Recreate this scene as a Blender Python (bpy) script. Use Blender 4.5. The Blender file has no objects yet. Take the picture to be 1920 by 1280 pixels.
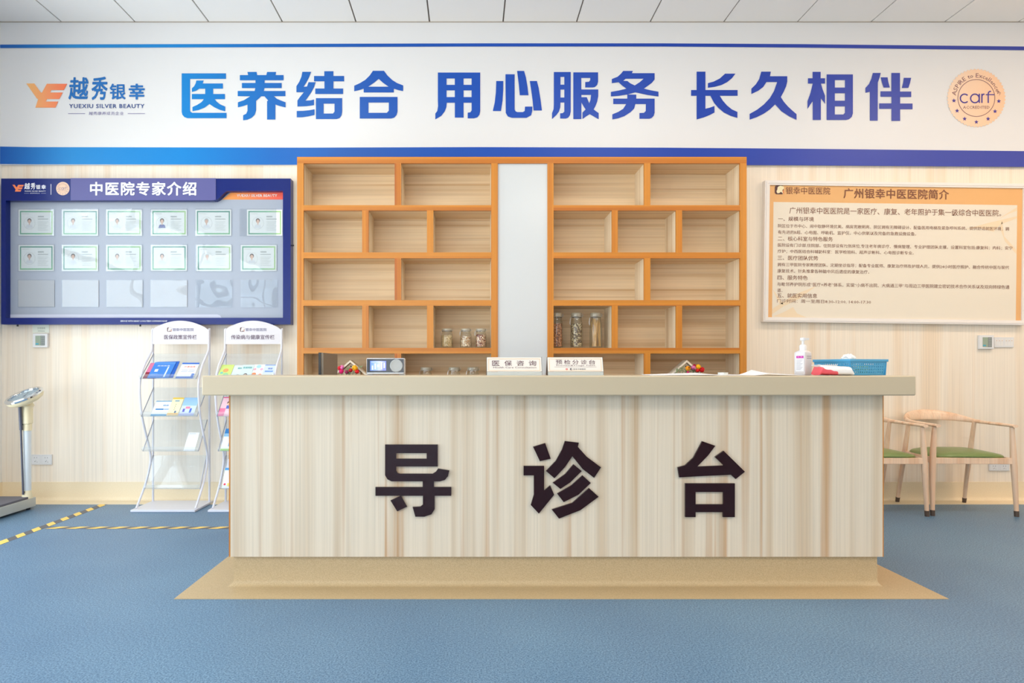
import bpy, math, random
from mathutils import Vector, Matrix
from mathutils.geometry import tessellate_polygon
random.seed(7)
PI = math.pi
SC = bpy.context.scene
COL = SC.collection
# ------------------------------------------------------------------ camera, world, light, exposure
CAM_H, F0, VX, VY = 1.09, 1200.0, 880.0, 690.0        # eye height; focal length and foot of the view axis in pixels
cam_d = bpy.data.cameras.new('camera'); cam = bpy.data.objects.new('camera', cam_d); COL.objects.link(cam)
cam.location = (0, 0, CAM_H); cam.rotation_euler = (PI/2, 0, 0)
cam_d.sensor_width = 36; cam_d.lens = 36*F0/1920; cam_d.shift_x = (960-VX)/1920; cam_d.shift_y = (VY-640)/1920
SC.camera = cam
SC.view_settings.view_transform = 'Standard'; SC.view_settings.look = 'None'
SC.view_settings.gamma = 1; SC.view_settings.use_curve_mapping = False
SC.view_settings.exposure = -0.25
SC.cycles.transparent_max_bounces = 24
W = bpy.data.worlds.new('sky'); SC.world = W; W.use_nodes = True
bg = W.node_tree.nodes['Background']; bg.inputs[1].default_value = 6.0
_n = W.node_tree.nodes; _l = W.node_tree.links
_t = _n.new('ShaderNodeTexCoord'); _s = _n.new('ShaderNodeSeparateXYZ'); _r = _n.new('ShaderNodeValToRGB')
_m = _n.new('ShaderNodeMapRange'); _m.inputs[1].default_value = -1; _m.inputs[2].default_value = 1
_l.new(_t.outputs['Generated'], _s.inputs[0]); _l.new(_s.outputs[2], _m.inputs[0]); _l.new(_m.outputs[0], _r.inputs[0]); _l.new(_r.outputs[0], bg.inputs[0])
_r.color_ramp.elements[0].position = .46; _r.color_ramp.elements[0].color = (1.2, 1.14, 1.06, 1)      # added glow standing in for pale ground, kept bright to light the ceiling
_r.color_ramp.elements[1].position = .54; _r.color_ramp.elements[1].color = (.85, .91, 1.0, 1)     # bright hazy sky
def area(name, loc, rot, sx, sy, power, col, portal=False):
    d = bpy.data.lights.new(name, 'AREA'); d.shape = 'RECTANGLE'; d.size = sx; d.size_y = sy
    d.energy = power; d.color = col
    if portal: d.cycles.is_portal = True
    o = bpy.data.objects.new(name, d); COL.objects.link(o); o.location = loc; o.rotation_euler = rot
    return o
RX = 5.6; LX = -3.862; FY = -4.6; WY = 5.29; CZ = 3.94
area('window_portal', (LX-0.02, 0.35, 1.55), (0, -PI/2, 0), 3.0, 8.3, 1, (1,1,1), True)
area('window_portal', (-1.8, FY-0.02, 1.55), (PI/2, 0, 0), 3.6, 3.0, 1, (1,1,1), True)
WARM = (1.0, 0.77, 0.56); NEUT = (1.0, 0.93, 0.85)
LAMPS = [(-2.1,3.2,0),(-2.1,-1.2,0),(0.9,3.2,1),(0.9,-1.2,1),(4.2,3.2,2),(4.2,-0.6,2)]  # unseen panels: warm right ones inferred, left and middle ones added as fill
LAMP_W = (10, 16, 34)

# ------------------------------------------------------------------ materials
def lin(c):
    r = []
    for v in c[:3]:
        v = v/255.0
        r.append(v/12.92 if v <= .04045 else ((v+.055)/1.055)**2.4)
    return (*r, 1)
MATS = {}
def newmat(name):
    m = bpy.data.materials.new(name); m.use_nodes = True; nt = m.node_tree
    return m, nt, nt.nodes['Principled BSDF']
def mat(name, rgb, rough=.5, metal=0, spec=.5, emit=0, bump=None, coat=0):
    if name in MATS: return MATS[name]
    m, nt, b = newmat(name)
    b.inputs['Base Color'].default_value = lin(rgb); b.inputs['Roughness'].default_value = rough
    b.inputs['Metallic'].default_value = metal; b.inputs['Specular IOR Level'].default_value = spec
    b.inputs['Coat Weight'].default_value = coat
    if emit:
        b.inputs['Emission Color'].default_value = lin(rgb); b.inputs['Emission Strength'].default_value = emit
    if bump:
        n = nt.nodes.new('ShaderNodeTexNoise'); n.inputs['Scale'].default_value = bump[0]
        tc = nt.nodes.new('ShaderNodeTexCoord'); nt.links.new(tc.outputs['Object'], n.inputs['Vector'])
        bp = nt.nodes.new('ShaderNodeBump'); bp.inputs['Strength'].default_value = bump[1]; bp.inputs['Distance'].default_value = .01
        nt.links.new(n.outputs[0], bp.inputs['Height']); nt.links.new(bp.outputs[0], b.inputs['Normal'])
    MATS[name] = m; return m
def P(rgb): return mat('ink_%d_%d_%d' % tuple(rgb), rgb, .55, spec=.3)
def ramp(nt, stops, fac, interp='LINEAR'):
    r = nt.nodes.new('ShaderNodeValToRGB'); r.color_ramp.interpolation = interp; e = r.color_ramp.elements
    while len(e) < len(stops): e.new(.5)
    for k, (p, c) in enumerate(stops): e[k].position = p; e[k].color = lin(c)
    nt.links.new(fac, r.inputs[0]); return r.outputs[0]
def noise(nt, vec, scale, xyz, detail=3, rough=.5):
    mp = nt.nodes.new('ShaderNodeMapping'); mp.inputs['Scale'].default_value = xyz; nt.links.new(vec, mp.inputs[0])
    n = nt.nodes.new('ShaderNodeTexNoise'); n.inputs['Scale'].default_value = scale; n.inputs['Detail'].default_value = detail
    n.inputs['Roughness'].default_value = rough; nt.links.new(mp.outputs[0], n.inputs['Vector']); return n.outputs[0]
def mixc(nt, f, a, b, mode='MIX'):
    m = nt.nodes.new('ShaderNodeMix'); m.data_type = 'RGBA'; m.blend_type = mode
    for s, v in ((m.inputs[0], f), (m.inputs[6], a), (m.inputs[7], b)):
        if hasattr(v, 'links'): nt.links.new(v, s)
        else: s.default_value = v
    return m.outputs[2]
def laminate(name, light, dark, line, axis='Z', rough=.45, band=5.5, seed=0, linef=.55, coat=0):
    """printed wood laminate: soft bands, fine grain and darker grain lines running along one axis"""
    m, nt, b = newmat(name); tc = nt.nodes.new('ShaderNodeTexCoord'); v = tc.outputs['Object']
    mp = nt.nodes.new('ShaderNodeMapping'); mp.inputs['Location'].default_value = (seed*3.7, seed*1.3, seed*2.1); nt.links.new(v, mp.inputs[0]); v = mp.outputs[0]
    def st(k, along): 
        d = [k, k, k]; d['XYZ'.index(axis)] = along; return tuple(d)
    n1 = noise(nt, v, 1, st(band, .10), 2, .6)
    n2 = noise(nt, v, 1, st(100, .8), 3, .6)
    n3 = noise(nt, v, 1, st(band*2.3, .16), 3, .55)
    c = ramp(nt, [(.34, dark), (.44, light), (.55, light), (.66, dark)], n1)
    g = ramp(nt, [(.3, (218,218,218)), (.6, (255,255,255))], n2)
    c = mixc(nt, .42, c, g, 'MULTIPLY')
    l = ramp(nt, [(.30, line), (.40, (255,255,255)), (.60, (255,255,255)), (.70, line)], n3)
    c = mixc(nt, linef, c, l, 'MULTIPLY')
    nt.links.new(c, b.inputs['Base Color']); b.inputs['Roughness'].default_value = rough
    b.inputs['Coat Weight'].default_value = coat; b.inputs['Coat Roughness'].default_value = .2
    MATS[name] = m; return m
M_WALL = laminate('wall_laminate', (246,234,218), (240,220,196), (244,228,212), 'Z', .5, 3.6, 0, .5)
M_COUNTER = laminate('counter_laminate', (226,211,190), (210,188,160), (224,194,164), 'Z', .4, 6.5, 5, .95)
M_BOXV = laminate('pale_wood_upright', (240,224,198), (228,206,174), (226,206,176), 'Z', .5, 9, 9)
M_BOXH = laminate('pale_wood_level', (232,206,170), (216,184,144), (214,184,146), 'X', .5, 9, 12)
M_OAK = laminate('orange_oak', (208,134,44), (194,114,30), (206,130,58), 'X', .35, 14, 3, .5)
M_OAKV = laminate('orange_oak_upright', (208,134,44), (194,114,30), (206,130,58), 'Z', .35, 14, 4, .5)
M_ASH = laminate('ash_chair_wood', (238,206,178), (230,190,158), (230,196,168), 'Z', .3, 9, 6, .4)
def floor_mat():
    m, nt, b = newmat('blue_vinyl'); tc = nt.nodes.new('ShaderNodeTexCoord'); v = tc.outputs['Object']
    n = noise(nt, v, 150, (1,1,1), 3, .7); n2 = noise(nt, v, 1.1, (1,1,1), 2)
    c = ramp(nt, [(.38,(66,99,128)),(.5,(97,132,162)),(.62,(126,158,184))], n)
    g = ramp(nt, [(.35,(232,236,242)),(.65,(255,255,255))], n2)
    c = mixc(nt, 1, c, g, 'MULTIPLY'); nt.links.new(c, b.inputs['Base Color'])
    b.inputs['Roughness'].default_value = .42; b.inputs['Specular IOR Level'].default_value = .45
    return m
M_FLOOR = floor_mat()
def speckle(name, a, bb, sc=220, rough=.5):
    m, nt, b = newmat(name); tc = nt.nodes.new('ShaderNodeTexCoord')
    n = noise(nt, tc.outputs['Object'], sc, (1,1,1), 2, .7)
    nt.links.new(ramp(nt, [(.35, a), (.62, bb)], n), b.inputs['Base Color']); b.inputs['Roughness'].default_value = rough
    return m
M_BEIGE = speckle('beige_vinyl', (180,156,118), (198,174,136)); M_SKIRT = speckle('pale_beige_vinyl', (232,212,178), (242,226,196))
M_TOPS = mat('cream_solid_surface', (197,181,154), .3)
M_CEIL = mat('ceiling_tile', (250,248,246), .9, spec=.2); M_GRID = mat('ceiling_grid', (120,110,102), .6)
M_WHITEW = mat('painted_wall', (236,234,230), .8)
M_VINYL = mat('banner_vinyl', (226,226,229), .38, spec=.4)
M_WHITE = mat('white_plastic', (226,226,228), .35); M_METALW = mat('white_enamel', (220,220,230), .3)
M_DARK = mat('dark_maroon_acrylic', (40,14,18), .05, spec=.35)
M_BLACK = mat('black_plastic', (24,24,28), .4); M_CHROME = mat('chrome', (225,228,232), .12, metal=1)
M_STEEL = mat('dull_steel', (200,204,208), .35, metal=.8)
M_PANELW = mat('white_glossy_panel', (208,211,214), .2)
def clear(name, tint=(250,252,253), r=.03, ior=1.5, wave=0, alpha=.0, body=(235,238,242)):
    m, nt, b = newmat(name); nt.nodes.remove(b); out = nt.nodes['Material Output']
    tr = nt.nodes.new('ShaderNodeBsdfTransparent'); tr.inputs[0].default_value = lin(tint)
    gl = nt.nodes.new('ShaderNodeBsdfGlossy'); gl.inputs['Roughness'].default_value = r
    lw = nt.nodes.new('ShaderNodeLayerWeight'); pw = nt.nodes.new('ShaderNodeMath'); pw.operation = 'POWER'; pw.inputs[1].default_value = 5
    fr = nt.nodes.new('ShaderNodeMath'); fr.operation = 'MULTIPLY_ADD'; f0 = ((ior-1)/(ior+1))**2; fr.inputs[1].default_value = .9; fr.inputs[2].default_value = f0
    nt.links.new(lw.outputs['Facing'], pw.inputs[0]); nt.links.new(pw.outputs[0], fr.inputs[0])
    mx = nt.nodes.new('ShaderNodeMixShader')
    nt.links.new(fr.outputs[0], mx.inputs[0]); nt.links.new(gl.outputs[0], mx.inputs[2])
    src = tr.outputs[0]
    if alpha:
        df = nt.nodes.new('ShaderNodeBsdfDiffuse'); df.inputs[0].default_value = lin(body)
        m2 = nt.nodes.new('ShaderNodeMixShader'); m2.inputs[0].default_value = alpha
        nt.links.new(src, m2.inputs[1]); nt.links.new(df.outputs[0], m2.inputs[2]); src = m2.outputs[0]
    nt.links.new(src, mx.inputs[1]); nt.links.new(mx.outputs[0], out.inputs[0])
    if wave:
        tc = nt.nodes.new('ShaderNodeTexCoord'); n = noise(nt, tc.outputs['Object'], wave, (1,1,1), 0)
        bp = nt.nodes.new('ShaderNodeBump'); bp.inputs['Strength'].default_value = .6; bp.inputs['Distance'].default_value = .012
        nt.links.new(n, bp.inputs['Height']); nt.links.new(bp.outputs[0], gl.inputs['Normal'])
    MATS[name] = m; return m
M_CLEAR = clear('clear_acrylic', alpha=.10); M_POCKET = clear('clear_pocket_film', (246,248,250), .02, 1.55, 5, .06)
M_GLASS = clear('jar_glass', (251,252,251), .02, 1.5); M_PANE = clear('window_glass', (246,250,250), .0, 1.45)
def xramp(name, stops, lo, hi, axis=0, rough=.4):
    """a printed colour run along one axis of the sheet"""
    m, nt, b = newmat(name); tc = nt.nodes.new('ShaderNodeTexCoord'); sp = nt.nodes.new('ShaderNodeSeparateXYZ')
    nt.links.new(tc.outputs['Object'], sp.inputs[0]); mr = nt.nodes.new('ShaderNodeMapRange')
    mr.inputs[1].default_value = lo; mr.inputs[2].default_value = hi; nt.links.new(sp.outputs[axis], mr.inputs[0])
    nt.links.new(ramp(nt, stops, mr.outputs[0]), b.inputs['Base Color']); b.inputs['Roughness'].default_value = rough
    b.inputs['Specular IOR Level'].default_value = .35
    MATS[name] = m; return m
def vor(name, cols, sc, rough=.7):
    m, nt, b = newmat(name); tc = nt.nodes.new('ShaderNodeTexCoord'); v = nt.nodes.new('ShaderNodeTexVoronoi')
    v.inputs['Scale'].default_value = sc; nt.links.new(tc.outputs['Object'], v.inputs['Vector'])
    sp = nt.nodes.new('ShaderNodeSeparateColor'); nt.links.new(v.outputs['Color'], sp.inputs[0])
    k = len(cols); nt.links.new(ramp(nt, [(i/k, c) for i, c in enumerate(cols)], sp.outputs[0], 'CONSTANT'), b.inputs['Base Color'])
    b.inputs['Roughness'].default_value = rough
    bp = nt.nodes.new('ShaderNodeBump'); bp.inputs['Strength'].default_value = .8; bp.inputs['Distance'].default_value = .006
    nt.links.new(v.outputs['Distance'], bp.inputs['Height']); bp.invert = True; nt.links.new(bp.outputs[0], b.inputs['Normal'])
    MATS[name] = m; return m

# ------------------------------------------------------------------ mesh building
def W3(px, py, Y): return Vector(((px-VX)*Y/F0, Y, CAM_H-(py-VY)*Y/F0))
def smooth(pts, it=2, closed=False):
    for _ in range(it):
        q = []
        n = len(pts)
        for i in range(n if closed else n-1):
            a, b = Vector(pts[i]), Vector(pts[(i+1) % n]); q += [a*.75+b*.25, a*.25+b*.75]
        if not closed: q = [Vector(pts[0])]+q+[Vector(pts[-1])]
        pts = q
    return pts
class MB:
    def __init__(s): s.v = []; s.f = []; s.m = []
    def add(s, vs, fs, m=0):
        o = len(s.v); s.v += [Vector(p) for p in vs]; s.f += [tuple(i+o for i in f) for f in fs]; s.m += [m]*len(fs)
    def box(s, x0, x1, y0, y1, z0, z1, m=0, T=None):
        vs = [Vector((x, y, z)) for z in (z0, z1) for y in (y0, y1) for x in (x0, x1)]
        if T: vs = [T @ v for v in vs]
        s.add(vs, [(0,2,3,1),(4,5,7,6),(0,1,5,4),(2,6,7,3),(0,4,6,2),(1,3,7,5)], m)
    def quad(s, a, b, c, d, m=0): s.add([a,b,c,d], [(0,1,2,3)], m)
    def rings(s, rings, m=0, cap0=True, cap1=True, closed=True):
        n = len(rings[0]); vs = [p for r in rings for p in r]; fs = []
        for i in range(len(rings)-1):
            for j in range(n if closed else n-1):
                k = (j+1) % n; fs.append((i*n+j, i*n+k, (i+1)*n+k, (i+1)*n+j))
        if cap0: fs.append(tuple(range(n-1, -1, -1)))
        if cap1: fs.append(tuple((len(rings)-1)*n+j for j in range(n)))
        s.add(vs, fs, m)
    def lathe(s, prof, c=(0,0,0), n=24, m=0, sq=0, T=None):
        c = Vector(c); R = []
        for r, z in prof:
            ring = []
            for j in range(n):
                a = 2*PI*j/n; ca, sa = math.cos(a), math.sin(a)
                k = 1 if not sq else (abs(ca)**sq+abs(sa)**sq)**(-1/sq)
                p = Vector((r*k*ca, r*k*sa, z)); ring.append((T @ p if T else p)+c)
            R.append(ring)
        s.rings(R, m)
    def tube(s, pts, r, n=10, m=0, caps=True):
        pts = [Vector(p) for p in pts]; R = []; up = None
        rr = r if isinstance(r, (list, tuple)) else [r]*len(pts)
        for i, p in enumerate(pts):
            t = (pts[min(i+1, len(pts)-1)]-pts[max(i-1, 0)]).normalized()
            if up is None: up = Vector((0,0,1)) if abs(t.z) < .9 else Vector((0,1,0))
            a = t.cross(up).normalized(); up = a.cross(t).normalized()
            R.append([p+(a*math.cos(2*PI*j/n)+up*math.sin(2*PI*j/n))*rr[i] for j in range(n)])
        s.rings(R, m, caps, caps)
    def sweep(s, pts, wh, n=14, m=0):
        """flat-lying path with an oval section: half width across, half height upright, lean outward"""
        pts = [Vector(p) for p in pts]; R = []
        for i, p in enumerate(pts):
            t = (pts[min(i+1, len(pts)-1)]-pts[max(i-1, 0)]); t.z = 0; t.normalize()
            a = Vector((t.y, -t.x, 0)); w, h, ln = wh[i]; u = (Vector((0,0,1))+a*ln).normalized()
            R.append([p+a*math.cos(2*PI*j/n)*w+u*math.sin(2*PI*j/n)*h for j in range(n)])
        s.rings(R, m)
    def poly(s, loops, fn, m=0, depth=0):
        """filled outline with holes; fn(x, y, d) gives the point, d = depth behind the face"""
        L = [[Vector((p[0], p[1], 0)) for p in l] for l in loops]
        tris = tessellate_polygon(L); flat = [p for l in L for p in l]
        s.add([fn(p.x, p.y, 0) for p in flat], [tuple(t) for t in tris], m)
        if depth:
            s.add([fn(p.x, p.y, depth) for p in flat], [tuple(t)[::-1] for t in tris], m)
            for l in L:
                n = len(l); s.add([fn(p.x, p.y, 0) for p in l]+[fn(p.x, p.y, depth) for p in l],
                                  [(i, (i+1) % n, (i+1) % n+n, i+n) for i in range(n)], m)
    def build(s, name, mats, parent=None, bevel=0, world=True, flat=False, T=None, angle=35):
        me = bpy.data.meshes.new(name)
        vs = s.v if not T else [T @ v for v in s.v]
        if parent is not None and world:
            o = parent; off = Vector((0,0,0))
            while o is not None: off += Vector(o.location); o = o.parent
            vs = [v-off for v in vs]
        me.from_pydata([tuple(v) for v in vs], [], s.f)
        for mm in (mats if isinstance(mats, (list, tuple)) else [mats]): me.materials.append(mm)
        for p, k in zip(me.polygons, s.m): p.material_index = k; p.use_smooth = not flat
        me.validate(); me.update()
        if not flat: me.set_sharp_from_angle(angle=math.radians(angle))
        o = bpy.data.objects.new(name, me); COL.objects.link(o)
        if parent: o.parent = parent
        if bevel:
            b = o.modifiers.new('bevel', 'BEVEL'); b.width = bevel; b.segments = 3; b.limit_method = 'ANGLE'
            b.harden_normals = False
        return o
def tag(o, label=None, cat=None, group=None, kind=None):
    if label: o['label'] = label
    if cat: o['category'] = cat
    if group: o['group'] = group
    if kind: o['kind'] = kind
    return o
def thing(name, loc, label, cat, group=None, rz=0):
    o = bpy.data.objects.new(name, None); COL.objects.link(o); o.location = loc; o.rotation_euler = (0, 0, rz)
    o.empty_display_size = .05
    return tag(o, label, cat, group)
def clone(o, parent=None):
    c = o.copy(); COL.objects.link(c)
    if parent: c.parent = parent
    for k in list(o.children): clone(k, c)
    return c
_tc = {}
def text_shape(s, bold=0., res=3, space=1.):
    key = (s, bold, res, space)
    if key in _tc: return _tc[key]
    cu = bpy.data.curves.new('t', 'FONT'); cu.body = s; cu.size = 1; cu.offset = bold; cu.resolution_u = res; cu.space_character = space
    ob = bpy.data.objects.new('t', cu); COL.objects.link(ob)
    dg = bpy.context.evaluated_depsgraph_get(); dg.update()
    me = bpy.data.meshes.new_from_object(ob.evaluated_get(dg))
    vs = [(v.co.x, v.co.y) for v in me.vertices]; fs = [tuple(p.vertices) for p in me.polygons]
    bpy.data.objects.remove(ob); bpy.data.curves.remove(cu); bpy.data.meshes.remove(me)
    _tc[key] = (vs, fs); return vs, fs
def put_text(mb, s, x0, y0, x1, y1, fn, m=0, bold=0., res=2, space=1., shear=0):
    """fit a line of writing into the rectangle x0..x1, y0 (top)..y1 (bottom) of a sheet given by fn"""
    vs, fs = text_shape(s, 0., res, space)
    if not vs: return
    ax, bx = min(v[0] for v in vs), max(v[0] for v in vs); ay, by = min(v[1] for v in vs), max(v[1] for v in vs)
    ax -= bold; bx += bold; ay -= bold; by += bold
    st = [(0, 0)]
    if bold > 0: n = 4 if bold < .012 else 8; st += [(bold*math.cos(2*PI*(k+.5)/n), bold*math.sin(2*PI*(k+.5)/n)) for k in range(n)]
    for k, (ox, oy) in enumerate(st):      # heavier strokes: the outline laid several times, slightly shifted
        o = []
        for x, y in vs:
            u = (x+ox-ax)/(bx-ax); t = (y+oy-ay)/(by-ay) if by > ay else .5
            o.append(fn(x0+(x1-x0)*u+shear*t, y1+(y0-y1)*t, 0)+Vector((0, -.00012*k, 0)))
        mb.add(o, fs, m)
def R4(x0, y0, x1, y1): return [(x0,y0),(x1,y0),(x1,y1),(x0,y1)]
def ell(cx, cy, rx, ry, n=28, a0=0, a1=2*PI):
    return [(cx+rx*math.cos(a0+(a1-a0)*i/n), cy+ry*math.sin(a0+(a1-a0)*i/n)) for i in range(n)]
def plane_fn(Y, lift=0.):
    return lambda x, y, d: W3(x, y, Y)+Vector((0, d-lift, 0))
def struct(o): return tag(o, kind='structure')

# ------------------------------------------------------------------ room shell
b = MB(); b.box(LX-.2, RX+.2, FY-.2, WY+.1, -.08, 0); struct(b.build('floor', M_FLOOR))
b = MB(); b.box(LX-.2, RX+.2, WY, WY+.15, -.05, CZ+.2); struct(b.build('wall_back', M_WALL))
b = MB(); b.box(RX, RX+.15, FY, WY, 0, CZ+.2); struct(b.build('wall_right', M_WALL))
b = MB(); b.box(LX-.15, LX, 4.55, WY, 0, CZ+.2); b.box(LX-.15, LX, FY, 4.55, 3.05, CZ+.2); b.box(LX-.15, LX, FY, -3.8, 0, 3.05)
struct(b.build('wall_left', M_WHITEW))
b = MB(); b.box(LX, RX, FY-.15, FY, 3.05, CZ+.2); b.box(LX, -3.6, FY-.15, FY, 0, 3.05); b.box(0, RX, FY-.15, FY, 0, 3.05)
struct(b.build('wall_front', M_WHITEW))
# ceiling: lay-in tiles with a thin shadow gap, some taken out for the lamps
b = MB(); b.box(LX, RX, FY, WY, CZ+.012, CZ+.06, 1)
PT = .606; x0t = .278; y0t = WY
cells = {}
i0 = math.floor((LX-x0t)/PT); i1 = math.ceil((RX-x0t)/PT)
for i in range(i0, i1):
    for j in range(0, 17):
        ax, bx = max(LX, x0t+i*PT)+.006, min(RX, x0t+(i+1)*PT)-.006; by, ay = y0t-j*PT-.004, max(FY, y0t-(j+1)*PT)+.004
        if bx-ax < .02 or by-ay < .02: continue
        cells[(i, j)] = (ax, bx, ay, by)
lampcells = {}
for lx, ly, k in LAMPS:
    i = math.floor((lx-x0t)/PT); j = math.floor((y0t-ly)/PT)
    for ii in (i, i+1): lampcells[(ii, j)] = k
for c, (ax, bx, ay, by) in cells.items():
    if c not in lampcells: b.box(ax, bx, ay, by, CZ, CZ+.012, 0)
struct(b.build('ceiling', [M_CEIL, M_GRID], flat=True))
q = MB(); q.box(LX, RX, WY-.026, WY-.0205, CZ-.005, CZ-.0005); struct(q.build('trim_2', mat('wall_angle', (176,164,152), .6)))
cols = [(1.0,.96,.90), NEUT, WARM]
for n_, (c, k) in enumerate(lampcells.items()):
    ax, bx, ay, by = cells[c]; cx, cy = (ax+bx)/2, (ay+by)/2
    t = thing('unseen_ceiling_light', (cx, cy, CZ), 'unseen square white panel light set into the ceiling tiles', 'ceiling light', 'unseen panel lights in the ceiling')
    q = MB()
    for e in ((ax, bx, ay, ay+.02), (ax, bx, by-.02, by), (ax, ax+.02, ay+.02, by-.02), (bx-.02, bx, ay+.02, by-.02)): q.box(*e, CZ-.004, CZ+.01)
    q.build('frame', M_WHITE, t)
    q = MB(); q.box(ax+.02, bx-.02, ay+.02, by-.02, CZ+.001, CZ+.009)
    q.build('diffuser', mat('lamp_diffuser_%d' % k, [(255,250,240),(255,243,226),(255,226,196)][k], .6, emit=6), t)
    area('unseen_ceiling_lamp', (cx, cy, CZ-.012), (0, 0, 0), .54, .54, LAMP_W[k]*(1 if cy < 0 else .62), cols[k])
# glazing of the left and front walls (daylight comes in here)
wn = 0
def window(name, P0, P1, z0, z1):
    """one glazed bay from P0 to P1 (floor points)"""
    P0 = Vector(P0); P1 = Vector(P1); d = (P1-P0); L = d.length; d.normalize(); n = Vector((-d.y, d.x, 0))
    T = Matrix.Translation(P0) @ Matrix(((d.x, n.x, 0, 0), (d.y, n.y, 0, 0), (0, 0, 1, 0), (0, 0, 0, 1)))
    q = MB()
    for e in ((0, .06, z0, z1), (L-.06, L, z0, z1), (.06, L-.06, z0, z0+.08), (.06, L-.06, z1-.06, z1), (.06, L-.06, 2.2, 2.26)):
        q.box(e[0], e[1], -.03, .03, e[2], e[3], 0, T)
    o = struct(q.build(name, M_STEEL))
    q = MB(); q.box(.06, L-.06, -.004, .004, z0+.08, z1-.06, 0, T); q.build('pane', M_PANE, o, world=True)
for k in range(5):
    wn += 1; window('window_%d' % wn, (LX-.08, -3.8+k*1.67, 0), (LX-.08, -3.8+(k+1)*1.67, 0), 0, 3.05)
for k in range(2):
    wn += 1; window('window_%d' % wn, (-3.6+(k+1)*1.8, FY-.08, 0), (-3.6+k*1.8, FY-.08, 0), 0, 3.05)
# skirting: coved beige vinyl running out onto the floor
def coved(path_y, x0, x1, h, out, name, ysign=-1, r=.03, thick=.008):
    q = MB(); prof = [(path_y, h), (path_y-thick, h), (path_y-thick, r)]
    for k in range(1, 6):
        a = PI/2*k/5; prof.append((path_y-thick-r+r*math.cos(a), r-r*math.sin(a)+.003*(k == 5)))
    prof += [(path_y-out, .003), (path_y-out, 0)]
    A = [Vector((x0, y, z)) for y, z in prof]; B = [Vector((x1, y, z)) for y, z in prof]; n = len(prof)
    q.add(A+B, [(i, i+1, i+1+n, i+n) for i in range(n-1)]+[tuple(range(n))])
    return q
struct(coved(WY, LX, RX, .15, .17, 'b').build('baseboard_back', M_SKIRT))
q = MB(); q.box(LX, LX+.008, 4.55, WY, 0, .15); q.box(LX, LX+.12, 4.55, WY-.17, 0, .003); struct(q.build('baseboard_left', M_SKIRT))

# ------------------------------------------------------------------ banner across the top of the back wall
BY = WY-.02
ban = thing('wall_banner', (0, BY, W3(0, 310, BY).z), 'long white banner with blue stripes and big blue Chinese slogan under the ceiling', 'banner')
q = MB(); q.box(LX, RX, BY, WY, W3(0, 309, BY).z, CZ); q.build('panel', M_VINYL, ban)
XL, XR = -VX/F0*BY, (1920-VX)/F0*BY
BLUE = xramp('blue_run_and_glare', [(0,(20,92,180)),(.07,(38,138,210)),(.18,(8,130,208)),(.27,(6,100,186)),(.36,(12,84,178)),(.5,(22,76,180)),(.68,(26,66,172)),(.82,(48,70,170)),(1,(60,72,166))], XL, XR)  # printed blue run, with glare painted in as lighter blue near the left
fb = plane_fn(BY, .003)
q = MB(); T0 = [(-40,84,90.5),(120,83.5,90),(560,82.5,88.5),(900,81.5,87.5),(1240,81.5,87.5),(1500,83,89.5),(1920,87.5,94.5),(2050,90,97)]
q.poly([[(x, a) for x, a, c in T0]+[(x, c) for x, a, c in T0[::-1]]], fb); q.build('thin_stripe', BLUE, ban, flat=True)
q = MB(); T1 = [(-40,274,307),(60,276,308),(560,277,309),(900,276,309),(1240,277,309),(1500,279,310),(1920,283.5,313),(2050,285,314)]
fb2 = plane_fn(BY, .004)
q.poly([[(x, a) for x, a, c in T1]+[(x, c) for x, a, c in T1[::-1]]], fb2, depth=.003); q.build('broad_stripe', BLUE, ban, flat=True)
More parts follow.
